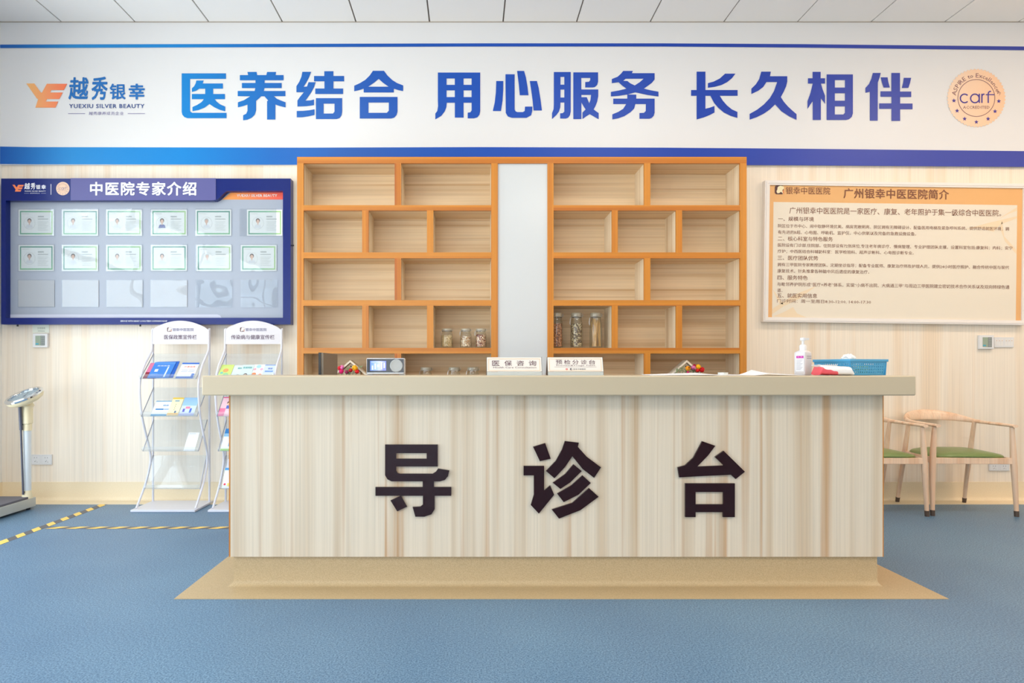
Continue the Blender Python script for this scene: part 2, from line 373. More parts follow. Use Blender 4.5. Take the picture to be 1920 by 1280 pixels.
G = {
'yi': (330, [[[(95,155),(820,155),(820,245),(232,245),(232,760),(240,785),(270,800),(828,800),(828,888),(190,888),(140,870),(105,830),(95,780)]],
 [[(335,272),(455,272),(440,320),(770,320),(770,405),(610,405),(610,492),(803,492),(803,577),(635,577),(670,620),(720,660),(808,698),(808,775),(720,752),(630,710),(550,655),(470,715),(370,755),(272,772),(272,705),(350,670),(420,625),(458,577),(262,577),(262,492),(480,492),(480,405),(385,405),(330,440),(262,458),(262,400),(300,365),(325,315)]]]),
'yang': (330, [[[(1170,132),(1320,132),(1330,183),(1480,183),(1492,132),(1640,132),(1632,183),(1762,183),(1762,268),(1452,268),(1452,312),(1730,312),(1730,396),(1448,396),(1440,443),(1792,443),(1792,528),(1605,528),(1650,570),(1720,600),(1795,628),(1795,712),(1700,690),(1628,665),(1628,910),(1492,910),(1492,608),(1510,600),(1450,530),(1395,530),(1365,560),(1312,605),(1312,760),(1290,830),(1240,880),(1170,912),(1100,922),(1100,840),(1150,815),(1172,765),(1172,665),(1100,690),(1015,710),(1015,628),(1110,595),(1215,530),(1012,528),(1012,443),(1288,443),(1300,396),(1080,396),(1080,312),(1302,312),(1302,268),(1047,268),(1047,183),(1182,183)]]]),
'jie': (550, [[[(148,130),(292,130),(260,215),(215,300),(170,375),(225,370),(250,300),(365,300),(340,380),(300,455),(250,530),(200,600),(280,597),(340,583),(340,675),(220,692),(68,697),(68,600),(110,540),(175,463),(52,463),(52,365),(100,290),(135,205)]],
 [[(57,770),(160,768),(260,758),(348,742),(348,835),(250,857),(150,872),(57,874)]],
 [[(508,120),(657,120),(657,198),(832,198),(832,285),(657,285),(657,403),(815,403),(815,492),(360,492),(360,403),(510,403),(510,285),(340,285),(340,198),(508,198)]],
 [[(370,560),(800,560),(800,780),(790,840),(760,885),(710,902),(370,902)],[(497,650),(675,650),(675,780),(650,812),(497,812)]]]),
'he': (550, [[[(1303,113),(1485,113),(1540,190),(1620,265),(1700,315),(1797,352),(1797,445),(1715,428),(1645,405),(1645,467),(1152,467),(1152,405),(1075,430),(997,448),(997,357),(1090,315),(1180,260),(1250,190)],[(1397,245),(1470,310),(1560,373),(1228,373),(1320,308)]],
 [[(1088,540),(1705,540),(1705,780),(1690,835),(1650,880),(1600,893),(1088,893)],[(1230,632),(1563,632),(1563,765),(1530,800),(1230,800)]]]),
'yong': (805, [[[(140,142),(832,142),(832,770),(820,830),(785,875),(730,890),(628,890),(628,797),(670,792),(692,760),(692,635),(560,635),(560,878),(418,878),(418,635),(285,635),(278,710),(250,780),(195,850),(98,908),(98,812),(130,770),(143,690),(140,600)],R4(282,238,417,343),R4(560,238,692,343),R4(282,433,417,543),R4(560,433,692,543)]]),
'xin': (805, [[[(1095,280),(1210,280),(1208,440),(1198,600),(1172,770),(1038,770),(1070,630),(1088,470)]],
 [[(1245,170),(1395,170),(1395,745),(1410,775),(1440,788),(1530,788),(1560,770),(1565,698),(1685,698),(1683,770),(1665,840),(1590,882),(1350,882),(1285,860),(1250,800)]],
 [[(1435,115),(1550,115),(1580,220),(1605,370),(1622,512),(1480,512),(1465,350)]],
 [[(1643,280),(1760,280),(1790,400),(1820,590),(1842,762),(1705,762),(1690,600),(1665,420)]]]),
'fu': (1025, [[[(117,133),(393,133),(393,780),(380,840),(350,880),(310,893),(220,893),(220,808),(262,805),(288,780),(288,632),(225,632),(222,710),(200,780),(160,835),(87,903),(87,805),(112,740),(117,660)],R4(225,213,288,340),R4(225,420,288,550)],
 [[(435,138),(840,138),(840,290),(825,345),(785,380),(750,385),(630,385),(630,297),(690,292),(712,265),(712,230),(565,230),(565,418),(843,418),(843,530),(825,620),(795,695),(768,745),(800,770),(850,805),(850,905),(780,865),(703,822),(650,855),(585,903),(585,795),(635,745),(600,690),(567,628),(567,903),(435,903)],[(567,507),(725,507),(715,590),(695,645),(655,545),(567,545)]]]),
'wu': (1025, [[[(1250,115),(1410,115),(1393,152),(1765,152),(1765,255),(1720,310),(1590,405),(1700,432),(1828,455),(1828,533),(1650,508),(1450,465),(1320,500),(1180,522),(1050,532),(1050,458),(1180,435),(1305,405),(1235,355),(1175,300),(1065,315),(1065,248),(1160,210),(1220,155)],[(1290,243),(1585,243),(1520,300),(1440,352),(1370,320),(1320,280),(1252,278)]],
 [[(1318,500),(1465,503),(1465,568),(1765,568),(1765,800),(1750,850),(1715,885),(1680,897),(1517,897),(1517,803),(1590,800),(1620,770),(1622,657),(1450,657),(1430,730),(1370,790),(1270,855),(1170,890),(1073,908),(1073,825),(1170,785),(1250,735),(1300,657),(1088,657),(1088,568),(1318,568)]]]),
'chang': (1285, [[[(183,127),(327,127),(327,427),(853,427),(853,522),(562,522),(610,600),(680,680),(760,745),(850,785),(850,882),(740,850),(630,795),(540,720),(470,640),(408,522),(327,522),(327,733),(400,715),(475,688),(475,795),(400,835),(300,875),(183,908),(183,522),(92,522),(92,427),(183,427)]],
 [[(648,160),(817,160),(760,235),(680,300),(590,345),(480,375),(367,390),(367,315),(460,290),(560,240)]]]),
'jiu': (1285, [[[(1240,127),(1397,127),(1382,202),(1665,202),(1665,290),(1645,370),(1610,450),(1560,543),(1610,620),(1680,700),(1750,765),(1817,822),(1817,915),(1700,860),(1570,775),(1467,662),(1380,745),(1280,815),(1170,870),(1050,912),(1050,818),(1170,750),(1280,665),(1380,560),(1450,440),(1500,297),(1325,297),(1270,380),(1190,440),(1078,492),(1078,405),(1150,335),(1205,250)]]]),
'xiang': (1500, [[[(203,130),(335,130),(335,235),(407,235),(407,322),(340,322),(365,410),(407,520),(407,655),(380,615),(338,565),(338,917),(205,917),(205,610),(165,665),(120,740),(120,610),(170,470),(205,322),(128,322),(128,235),(203,235)]],
 [[(433,172),(862,172),(862,810),(845,865),(800,905),(750,917),(433,917)],R4(567,265,732,387),R4(567,480,732,602),[(567,695),(732,695),(732,800),(705,827),(567,827)]]]),
'ban': (1500, [[[(1188,148),(1317,148),(1300,220),(1270,305),(1268,928),(1140,928),(1140,457),(1067,473),(1067,393),(1125,330),(1165,240)]],
 [[(1318,220),(1430,220),(1440,290),(1467,387),(1365,387),(1335,300)]],[[(1695,228),(1815,228),(1797,310),(1770,393),(1663,393),(1685,300)]],
 [[(1492,148),(1633,148),(1633,452),(1817,452),(1817,542),(1635,542),(1635,648),(1838,648),(1838,742),(1635,742),(1635,932),(1493,932),(1493,735),(1292,735),(1292,645),(1493,645),(1493,538),(1313,538),(1313,448),(1492,448)]]]),
}
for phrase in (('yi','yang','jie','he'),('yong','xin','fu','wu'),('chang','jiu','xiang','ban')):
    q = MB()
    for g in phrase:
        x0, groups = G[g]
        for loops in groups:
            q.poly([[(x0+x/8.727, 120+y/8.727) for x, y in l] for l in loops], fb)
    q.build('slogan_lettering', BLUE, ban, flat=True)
def ye_logo(q, fn, m=0):
    pts = [(75,205),(190,205),(285,335),(300,335),(370,210),(665,210),(615,300),(435,300),(420,335),(600,335),(550,430),(375,430),(355,465),(535,465),(495,553),(205,553),(245,430),(225,420)]
    q.poly([[(40+x/7.68, 130+y/7.68) for x, y in pts]], fn, m)
ORANGE_RUN = xramp('orange_run', [(0,(250,190,120)),(.5,(252,160,110)),(1,(250,120,84))], W3(50,0,BY).x, W3(127,0,BY).x)
q = MB(); ye_logo(q, fb); q.build('logo_mark', ORANGE_RUN, ban, flat=True)
def ye_words(q, fn, m=0, m2=1, m3=2):
    put_text(q, '越', 128.5, 145, 165, 187, fn, m, .022, 3, shear=2); put_text(q, '秀', 171, 144, 201, 188, fn, m, .022, 3, shear=2)
    put_text(q, '银', 206, 157, 236, 187, fn, m, .022, 3); put_text(q, '幸', 241.6, 157, 272, 187, fn, m, .03, 3)
    put_text(q, 'YUEXIU SILVER BEAUTY', 130, 195.2, 271, 203, fn, m2, .014, 2, 1.12)
    put_text(q, '越秀康养成员企业', 167, 209.5, 232, 216, fn, m3, 0, 1, 1.1)
    q.poly([R4(128, 212.6, 160, 213.6)], fn, m3); q.poly([R4(240, 212.6, 272, 213.6)], fn, m3)
q = MB(); ye_words(q, fb); q.build('logo_lettering', [P((40,112,186)), P((66,88,150)), P((130,124,170))], ban, flat=True)
# accreditation seal
def seal(q, fn, cx, cy, R, full=True, lift=None):
    n = 52; out = []
    for i in range(n*2):
        a = PI*i/n; r = R if i % 2 else R*.955; out.append((cx+r*math.cos(a), cy+r*math.sin(a)))
    q.poly([out], fn, 0)
    f2 = lambda x, y, d: fn(x, y, d)+Vector((0, -.001, 0))
    s = R/55.3
    q.poly([ell(cx, cy, 35.2*s, 35.2*s, 48), ell(cx, cy, 34.1*s, 34.1*s, 48)], f2, 1)
    def stroke(pts, w=2.4, lift=0):        # thin round-cornered strokes of the word in the middle
        L, Rr = [], []
        for i, (x, y) in enumerate(pts):
            a, b_ = pts[max(i-1, 0)], pts[min(i+1, len(pts)-1)]; dx, dy = b_[0]-a[0], b_[1]-a[1]; h = math.hypot(dx, dy) or 1
            L.append((cx+(x-dy/h*w/2)*s, cy+(y+dx/h*w/2)*s)); Rr.append((cx+(x+dy/h*w/2)*s, cy+(y-dx/h*w/2)*s))
        q.poly([L+Rr[::-1]], lambda x, y, d: f2(x, y, d)+Vector((0, -.0002*lift, 0)), 2)
    def arc(x, y, r_, a0, a1, n=20): return [(x+r_*math.cos(math.radians(a0+(a1-a0)*k/n)), y+r_*math.sin(math.radians(a0+(a1-a0)*k/n))) for k in range(n+1)]
    stroke(arc(-22.0, .8, 8.0, -45, -315)); stroke(arc(-2.7, .8, 8.0, 0, 360, 32)); stroke([(5.5,-8.0),(5.5,9.3)], lift=1)
    stroke([(10.4,-8.0),(10.4,9.3)]); stroke([(10.6,-3.5),(11.6,-6),(13.5,-7.1),(15.3,-7.0)], lift=1)
    stroke([(22.2,9.3),(22.2,-7.5),(22.9,-10.5),(24.6,-12.2),(27.4,-12.2)]); stroke([(17.6,-6.2),(33.6,-6.2)], 2.0, 1)
    put_text(q, 'ACCREDITED', cx-25*s, cy+14.8*s, cx+25*s, cy+20.2*s, f2, 1, 0, 1)
    for (sx, sy) in ((1788,189),(1794,208),(1808,223),(1830,229),(1852,223),(1865,209),(1872,190)):
        x, y = cx+(sx-1830)*s, cy+(sy-184)*s
        q.poly([[(x+(4.3 if i % 2 == 0 else 1.9)*s*math.sin(PI*i/5), y-(4.3 if i % 2 == 0 else 1.9)*s*math.cos(PI*i/5)) for i in range(10)]], f2, 2)
    word = 'ASPIRE to Excellence®'
    adv = [{' ': .38, 'I': .3, 'l': .28, 't': .4}.get(c, .66 if c.isupper() else .56) for c in word]
    tot = sum(adv); pos = 0; A0, A1 = math.radians(172), math.radians(8)
    for c, w in zip(word, adv):
        a = A0+(A1-A0)*(pos+w/2)/tot; pos += w
        if c == ' ': continue
        vs, fs = text_shape(c, 0, 1); mx = (min(v[0] for v in vs)+max(v[0] for v in vs))/2
        k = 11.6*s; o = []
        for x, y in vs:
            X, Yv = (x-mx)*k*1.12, (y-.36)*k
            r = 42.6*s+Yv
            o.append(f2(cx+r*math.cos(a)+X*math.sin(a), cy-r*math.sin(a)+X*math.cos(a), 0))
        q.add(o, fs, 1)
q = MB(); seal(q, fb, 1830, 184, 55.3)
q.build('accreditation_seal', [xramp('peach_run', [(0,(242,214,190)),(1,(246,200,164))], W3(1775,0,BY).x, W3(1885,0,BY).x), P((134,92,104)), P((78,64,150))], ban, flat=True)

# ------------------------------------------------------------------ bookshelf behind the counter
SF = 4.99; SB = WY-.002
def sx(p): return (p-VX)*SF/F0
def sz(p): return CAM_H-(p-VY)*SF/F0
sh = thing('display_shelf', (sx(978), SF, 0), 'tall orange oak shelf unit with staggered pale cells around a white panel', 'shelf')
def board(name, xa, xb, ya, yb, vertical):
    q = MB(); x0, x1, z1, z0 = sx(xa), sx(xb), sz(ya), sz(yb)
    q.box(x0, x1, SF, SF+.022, z0, z1, 0); q.box(x0, x1, SF+.022, SB-.012, z0, z1, 1)
    return q.build(name, [M_OAKV if vertical else M_OAK, M_BOXV if vertical else M_BOXH], sh)
ZB = 690+CAM_H*F0/SF
board('top_board', 557, 1400, 294, 306, False)
for a, c in ((557,569),(921,933.5),(1026.5,1038),(1388,1400)): board('upright', a, c, 306, ZB, True)
rows = [(306,384.5),(394.5,473),(484,562.5),(573,652),(662.5,741),(751,829),(839,917)]
for L, Rr, two, three in ((569,921,[(740,752)],[(679,691),(800.5,812.5)]), (1038,1388,[(1208,1219.5)],[(1147.5,1158.5),(1268,1279)])):
    for k, (ya, yb) in enumerate(rows):
        board('shelf_board', L, Rr, yb, rows[k+1][0] if k < 6 else 928, False)
        for a, c in (two if k % 2 == 0 else three): board('divider', a, c, ya, yb, True)
    q = MB(); q.box(sx(L), sx(Rr), SB-.012, SB, .05, sz(300)); q.build('back_panel', M_BOXH, sh)
q = MB(); q.box(sx(933.5), sx(1026.5), SF+.012, SF+.03, .02, sz(306)); q.build('white_panel', M_PANELW, sh)

# ------------------------------------------------------------------ jars on the shelf
def jar(name, X, Y, Z, r, h, label, grp, contents, clip=True):
    t = thing(name, (X, Y, Z), label, 'jar', grp)
    q = MB(); nk = h*.80
    q.lathe([(r*.9,0),(r,.008),(r,nk*.8),(r*.95,nk*.9),(r*.80,nk),(r*.80,h*.88),(r*.76,h*.88),(r*.76,nk),(r*.90,nk*.88),(r*.95,.012),(0.001,.010)], n=28)
    q.build('glass_body', M_GLASS, t, world=False)
    q = MB(); q.lathe([(0.001,h*.89),(r*.84,h*.89),(r*.87,h*.92),(r*.87,h*.97),(r*.8,h),(0.001,h)], n=28); q.build('lid', mat('lid_glass', (172,164,146), .12, spec=.8), t, world=False)
    q = MB(); n = 24
    q.tube([(r*.84*math.cos(2*PI*i/n), r*.84*math.sin(2*PI*i/n), h*.885) for i in range(n+1)], .0022, 6)
    q.tube([(-r*.84,0,h*.885),(-r*.98,0,h*.84),(-r*1.05,0,h*.72),(-r*.98,0,h*.66)], .002, 6)
    q.tube([(r*.84,0,h*.885),(r*1.0,0,h*.93),(r*.98,0,h*.98)], .002, 6)
    q.build('wire_clasp', M_STEEL, t, world=False)
    if contents is not None:
        q = MB(); kind, m_, top = contents
        if kind == 'sticks':
            rnd = random.Random(3)
            for i in range(26):
                a = rnd.uniform(0, 2*PI); rr = r*.78*math.sqrt(rnd.random()); a2 = a+rnd.uniform(-.9, .9)
                q.tube([(rr*math.cos(a), rr*math.sin(a), .014), (r*.75*math.cos(a2)*rnd.random(), r*.75*math.sin(a2)*.8, h*rnd.uniform(.68, .84))], .0032, 6)
        else:
            rnd = random.Random(int(X*1000)); s_ = .0075 if r < .055 else .0095
            for k in range(150 if h < .2 else 230):
                a = rnd.uniform(0, 2*PI); rr = r*.9*math.sqrt(rnd.uniform(.35, 1)); z = rnd.uniform(.02, h*top)
                T = Matrix.Translation((rr*math.cos(a)*.92, rr*math.sin(a)*.92, z)) @ Matrix.Rotation(rnd.uniform(0,3), 4, Vector((rnd.random(), rnd.random(), .3)))
                e = s_*rnd.uniform(.6, 1.1); q.lathe([(e*.5,-e*.5),(e,0),(e*.4,e*.5)], n=6, T=T)
            q.lathe([(r*.82,.013),(r*.84,h*top*.98),(0.001,h*top*1.01)], n=20)
        q.build('contents', m_, t, world=False)
    return t
def jarpos(px, Y): return (px-VX)*Y/F0
C1 = vor('pale_slices', [(206,182,140),(190,160,112),(222,200,160)], 130); C2 = vor('cream_roots', [(230,210,184),(206,168,128),(240,226,206),(170,130,100)], 110)
C3 = vor('red_beans', [(120,60,48),(214,176,150),(170,110,84),(236,214,190)], 120); C4 = vor('brown_bark', [(150,96,62),(120,70,44),(190,134,94)], 110)
C5 = vor('grey_flowers', [(176,158,124),(120,98,76),(204,190,156),(90,72,58)], 90); C6 = mat('straw_twigs', (220,176,112), .6)
zr4 = sz(652)+.001; zr5 = sz(741)+.001
jar('storage_jar', jarpos(838,5.1), 5.1, zr4, .048, .155, 'short glass jar of pale dried slices, leftmost of three beside the white panel', 'short jars of dried herbs', ('bits', C1, .66))
jar('storage_jar', jarpos(873.5,5.1), 5.1, zr4, .046, .155, 'short glass jar of cream-coloured dried roots, middle of the short jars', 'short jars of dried herbs', ('bits', C2, .62))
jar('storage_jar', jarpos(901.5,5.1), 5.1, zr4, .046, .155, 'short glass jar of mottled red and white dried herbs, nearest the white panel', 'short jars of dried herbs', ('bits', C3, .7))
jar('storage_jar', jarpos(1044,5.12), 5.12, zr4, .05, .282, 'tall glass jar of reddish-brown dried bark, next to the white panel', 'tall jars of dried herbs', ('bits', C4, .70))
jar('storage_jar', jarpos(1081,5.12), 5.12, zr4, .05, .282, 'tall glass jar of greyish dried flowers, middle of the tall jars', 'tall jars of dried herbs', ('bits', C5, .70))
jar('storage_jar', jarpos(1117,5.12), 5.12, zr4, .05, .282, 'tall glass jar packed with straw-coloured twigs', 'tall jars of dried herbs', ('sticks', C6, .8))
for px, w in ((799, 'leftmost of three lids above the counter'), (852, 'middle of three lids above the counter'), (887, 'nearest the left desk sign')):
    jar('storage_jar', jarpos(px,5.12), 5.12, zr5, .052, .218, 'clip-top glass jar low on the shelf, '+w, 'half-hidden jars behind the counter', ('bits', C2, .6))
# little wooden houses with artificial flowers
def bird_house(px, flowers, label, flip=1):
    Y = 5.08; X = jarpos(px, Y); t = thing('flower_house', (X, Y, zr5), label, 'ornament', 'little houses with flowers')
    wood = mat('whitewashed_wood', (214,196,168), .7); hz = .275
    q = MB(); fn = lambda x, z, d: Vector((x, d-.03, z))
    q.poly([[(-.075,0),(.075,0),(.075,.18),(0,hz-.022),(-.075,.18)], ell(-.002*flip, .225, .006, .006, 12)], fn, 0, .07); q.build('house_body', wood, t, world=False)
    q = MB()
    for s in (-1, 1):
        L = [(0,hz),(s*.135,hz-.118),(s*.135,hz-.134),(0,hz-.018)]
        q.poly([L], lambda x, z, d: Vector((x, d-.05, z)), 0, .10)
    q.build('roof', mat('pale_roof_wood', (232,220,200), .6), t, world=False)
    q = MB()
    q.lathe([(.03,0),(.045,.10),(.04,.10),(.001,.09)], (.03*flip,-.075,0), 16); q.build('flower_pot', mat('dark_green_pot', (58,62,46), .6), t, world=False)
    rnd = random.Random(int(px))
    for fx, fy, rr, c in flowers:
        q = MB(); X0 = (fx-px)*Y/F0; Z0 = CAM_H-(fy-VY)*(Y-.08)/F0-zr5; C0 = Vector((X0, -.085, Z0))
        for k in range(34):
            d = Vector((rnd.gauss(0,1), rnd.gauss(0,1), rnd.gauss(0,1))).normalized(); e = rr*.42
            T = Matrix.Translation(C0+d*rr*.68) @ d.to_track_quat('Z', 'Y').to_matrix().to_4x4()
            q.lathe([(e*.2,-e*.4),(e,.1*e),(e*.75,e*.28),(e*.1,e*.1)], n=7, T=T)
        q.build('blossom', P(c), t, world=False)
        q = MB(); q.tube([(X0,-.08,Z0),(X0*.6+.012*flip,-.078,Z0*.6),(.03*flip,-.075,.08)], .002, 5); q.build('stem', P((70,110,60)), t, world=False)
    q = MB()
    for k in range(22):
        a = rnd.uniform(-.1, .035) if flip > 0 else rnd.uniform(-.03,.1); z = rnd.uniform(.165, .225); d = Vector((rnd.gauss(0,1), -.3, rnd.gauss(0,1))).normalized()*.018
        p = Vector((a, -.07, z)); s_ = d.cross(Vector((0,1,0))).normalized()*.006
        q.add([p-d, p+s_, p+d, p-s_+Vector((0,-.003,0))], [(0,1,2,3)])
    q.build('leaves', P((150,160,120)), t, world=False)
bird_house(1284, [(1283,690.5,.023,(248,160,30)),(1293,689,.021,(222,120,170)),(1302,687.5,.023,(252,184,20)),(1309,693,.024,(214,20,30)),(1301,694,.018,(230,30,30)),(1295,685,.014,(170,20,50)),(1283,698,.012,(214,20,110))],
           'little wooden house ornament with orange, pink and red flowers, right of the two signs', 1)
bird_house(659, [(641,690,.02,(214,30,50)),(645,688.5,.021,(240,130,190)),(644,696,.022,(226,30,110)),(669,689.5,.026,(250,180,30)),(661,694,.018,(190,30,40)),(673,696.5,.02,(222,24,30)),(654,697,.018,(150,40,80))],
           'little white gabled house ornament with pink, red and yellow flowers, left beside the desktop speaker', -1)

# ------------------------------------------------------------------ reception counter
CY = 3.18; PY = 3.20
ct = thing('reception_counter', (.434, CY, 0), 'wide wood-grain reception counter with cream top and three dark Chinese characters', 'counter')
xl, xr = (432-VX)*CY/F0, (1655-VX)*CY/F0
zt = W3(0,742,3.08).z; zb = W3(0,1043.5,CY).z; TOPZ = CAM_H-14*3.08/F0; TZ0 = CAM_H-51.5*3.08/F0
q = MB(); q.box(xl, xr, CY, CY+.02, zb, TZ0); q.build('front_panel', M_COUNTER, ct)
q = MB(); q.box(xl, xl+.018, CY+.02, 4.0, zb, TZ0); q.build('side_panel', M_COUNTER, ct)
q = MB(); q.box(xr-.018, xr, CY+.02, 4.0, zb, TZ0); q.build('side_panel', M_COUNTER, ct)
q = MB(); q.box(xl-.007, xl-.0005, CY-.001, CY+.03, zb, TZ0); o = q.build('edge_trim', M_OAKV, ct); o['label'] = 'orange wood edge strip'
q = MB(); q.box(xr+.0005, xr+.004, CY-.001, CY+.03, zb, TZ0); o = q.build('edge_trim', M_OAKV, ct); o['label'] = 'orange wood edge strip'
q = MB(); q.box(xl+.01, xr-.015, PY, 3.98, .0, zb+.003); q.build('plinth', M_BEIGE, ct)
q = MB(); q.box((378-VX)*3.08/F0, (1718-VX)*3.08/F0, 3.08, 3.50, TZ0, TOPZ); q.build('countertop', M_TOPS, ct, bevel=.007)
q = MB(); q.box(xl+.018, xr-.018, CY+.02, CY+.04, zb, TZ0); q.box(xl+.018, xr-.018, 3.42, 4.0, .72, .75); q.build('work_surface', M_WHITE, ct)
GC = [
 [[[(109,86),(365,86),(365,193),(163,193),(163,213),(170,225),(182,228),(340,228),(356,218),(367,203),(422,212),(415,240),(400,258),(375,265),(140,265),(120,255),(109,235)],R4(163,128,311,155)],
  [[(292,264),(347,264),(347,293),(431,293),(431,335),(350,335),(350,400),(335,425),(300,437),(256,437),(243,390),(280,388),(293,378),(293,335),(62,335),(62,293),(292,293)]],
  [[(135,358),(185,335),(216,388),(168,411)]]],
 [[[(829,97),(888,79),(915,155),(862,167)]],[[(783,190),(883,190),(883,310),(912,285),(932,330),(857,422),(818,380),(833,330),(833,236),(783,236)]],
  [[(984,69),(1052,77),(1047,97),(1090,145),(1160,197),(1126,248),(1070,205),(1020,143),(985,195),(933,250),(892,215),(940,165),(970,110)]],
  [[(1026,182),(1066,215),(1010,270),(962,302),(925,272),(985,230)]],[[(1070,236),(1110,273),(1050,330),(978,366),(946,325),(1015,285)]],
  [[(1102,298),(1148,340),(1060,405),(955,446),(920,402),(1020,370)]]],
 [[[(1653,70),(1716,92),(1680,140),(1628,193),(1757,188),(1714,147),(1757,117),(1860,218),(1815,254),(1792,233),(1640,240),(1541,246),(1533,197),(1570,187),(1610,150)]],
  [[(1570,275),(1811,275),(1811,439),(1754,439),(1754,415),(1620,415),(1620,439),(1570,439)],R4(1620,317,1755,377)]]]
for g in GC:
    q = MB(); fc = lambda x, y, d: W3(680+x/2.5946, 800+y/2.5946, CY-.014)+Vector((0, d, 0))
    for loops in g: q.poly(loops, fc, 0, .012)
    o = q.build('raised_character', M_DARK, ct, flat=True); o['label'] = 'dark maroon acrylic character'
# beige vinyl apron round the counter foot
q = MB(); ml, mr, mf = -1.393, 2.262, 3.02; fl = xl+.01; frr = xr-.015; r = .02
def ap(off, z): return [Vector((fl-off, 3.98, z)), Vector((fl-off, PY-off, z)), Vector((frr+off, PY-off, z)), Vector((frr+off, 3.98, z))]
prof = [(.001,.10)]+[(.001+.03*(1-math.cos(PI/2*k/5)), .032-.029*math.sin(PI/2*k/5)) for k in range(6)]
prof += [(.10,.003)]
R = [ap(o_, z_) for o_, z_ in prof]+[[Vector((ml,3.98,.003)),Vector((ml,mf,.003)),Vector((mr,mf,.003)),Vector((mr,3.98,.003))],[Vector((ml,3.98,0)),Vector((ml,mf,0)),Vector((mr,mf,0)),Vector((mr,3.98,0))]]
q.rings(R, 0, False, False, closed=False)
struct(q.build('trim_1', M_BEIGE))

# ------------------------------------------------------------------ things on the counter
TZ = TOPZ
def sign(px0, px1, lines, label, extra=None):
    Y = 3.2; x0, x1 = (px0-VX)*Y/F0, (px1-VX)*Y/F0; w = x1-x0; h = .092
    t = thing('desk_sign', ((x0+x1)/2, Y, TZ), label, 'sign', 'tilted desk signs on the counter')
    q = MB(); q.box(-w/2, w/2, .002, .085, .0005, .004); q.box(-w/2, w/2, 0, .005, .0, .017); q.build('base_tray', mat('sign_base', (198,204,204), .3), t, world=False)
    T = Matrix.Translation((0, .004, .018)) @ Matrix.Rotation(math.radians(-20), 4, 'X')
    q = MB(); q.box(-w/2, w/2, -.003, .0, 0, h-.016, 0, T); q.build('face_panel', mat('sign_face', (224,219,213), .3), t, world=False)
    q = MB()
    tilt = T
    for s in (-1, 1):
        a = [Vector((s*w/2, 0, .003)), tilt @ Vector((s*w/2, -.004, h-.014)), Vector((s*w/2, .08, .003))]
        b_ = [v+Vector((s*.002,0,0)) for v in a]; q.add(a+b_, [(0,1,2),(5,4,3),(0,3,4,1),(1,4,5,2),(2,5,3,0)])
    q.build('side_support', mat('dark_sign_edge', (88,78,74), .4), t, world=False)
    pw = px1-px0; sc_ = w/pw
    fn = lambda x, y, d: tilt @ Vector((-w/2+(x-px0)*sc_, -.0038, (h-.016)*(1-(y-667.5)/28.2)))
    q = MB(); e = 3; gold = []
    q.poly([R4(px0+e, 668+2.2, px1-e, 694.2), R4(px0+e+.7, 668+2.9, px1-e-.7, 693.5)], fn, 1)
    for s_, a, c, d_, f_, bold in lines: put_text(q, s_, a, c, d_, f_, fn, 0, bold, 2)
    if extra: extra(q, fn)
    q.build('lettering', [P((112,82,92)), P((226,190,140)), P((214,50,60)), P((70,66,84))], t, world=False, flat=True)
sign(913, 1016, [('医保咨询'[i], 923+i*23, 674, 937+i*23, 684.5, .004) for i in range(4)]+[('Health Care Consultation', 925, 686, 1006, 689.2, 0)],
     'left tilted white desk sign with four widely spaced characters')
def ex(q, fn):
    q.poly([R4(1040, 686.6, 1119, 687)], fn, 0)
    q.poly([[(1063,689),(1065.6,691),(1063,693),(1060.4,691)], [(1063,690.2),(1064.2,691),(1063,691.8),(1061.8,691)]], fn, 2)
    q.poly([ell(1071, 691, 2.2, 2, 14), ell(1071.6, 691, 1.1, 1, 10)], fn, 3); put_text(q, '银幸中医医院', 1075, 689.6, 1099, 692.4, fn, 3, 0, 1)
sign(1027.5, 1131.5, [('预检分诊台'[i], 1043+i*15.6, 672.6, 1055+i*15.6, 681.4, .004) for i in range(5)]+[('Preview&Triage Table', 1044, 682.6, 1117, 685.6, 0)],
     'right tilted white desk sign with five characters above a thin line', ex)
# speaker / clock
Y = 3.3; xa, xb = (687-VX)*Y/F0, (758.5-VX)*Y/F0; zc = lambda p: CAM_H-(p-VY)*Y/F0
t = thing('desktop_speaker', ((xa+xb)/2, Y, TZ), 'small silver-edged black speaker with a lit blue screen and round dial', 'speaker')
q = MB(); q.box(xa, xb, Y, Y+.06, TZ+.003, zc(671)); q.build('case', mat('silver_case', (206,208,214), .3, metal=.4), t, bevel=.006)
q = MB(); q.box(xa, xa+.03, Y+.01, Y+.05, TZ, TZ+.004); q.box(xb-.03, xb, Y+.01, Y+.05, TZ, TZ+.004); q.build('foot_pads', M_WHITE, t)
q = MB(); q.box(xa+.003, xb-.003, Y-.002, Y+.002, zc(698.2), zc(672.6)); q.build('front_glass', mat('navy_glass', (14,20,40), .08), t)
f2 = plane_fn(Y-.004)
q = MB(); q.poly([R4(694,676.5,724,694.5)], f2, 0, .001)
q.build('screen', xramp('screen_blue', [(0,(60,110,250)),(.5,(150,180,255)),(.75,(190,200,250)),(1,(130,140,230))], -.09, -.01, 0), t)
sm = MATS['screen_blue'].node_tree; pb = sm.nodes['Principled BSDF']; sm.links.new(pb.inputs['Base Color'].links[0].from_socket, pb.inputs['Emission Color']); pb.inputs['Emission Strength'].default_value = .5
q = MB(); f3 = plane_fn(Y-.005)
for i, (a, c, d_, e) in enumerate(((697,685,700,693),(702,681,705,692),(707,683,712,688),(714,679,717,692),(719,680,722,690),(696,678,722,679))): q.poly([R4(a,c,d_,e)], f3, 0)
q.build('screen_graphics', mat('screen_light', (210,224,255), .5, emit=.4), t, flat=True)
q = MB(); cx, cz = (743.2-VX)*Y/F0, zc(685.5); T = Matrix.Translation((cx, Y-.002, cz)) @ Matrix.Rotation(PI/2, 4, 'X')
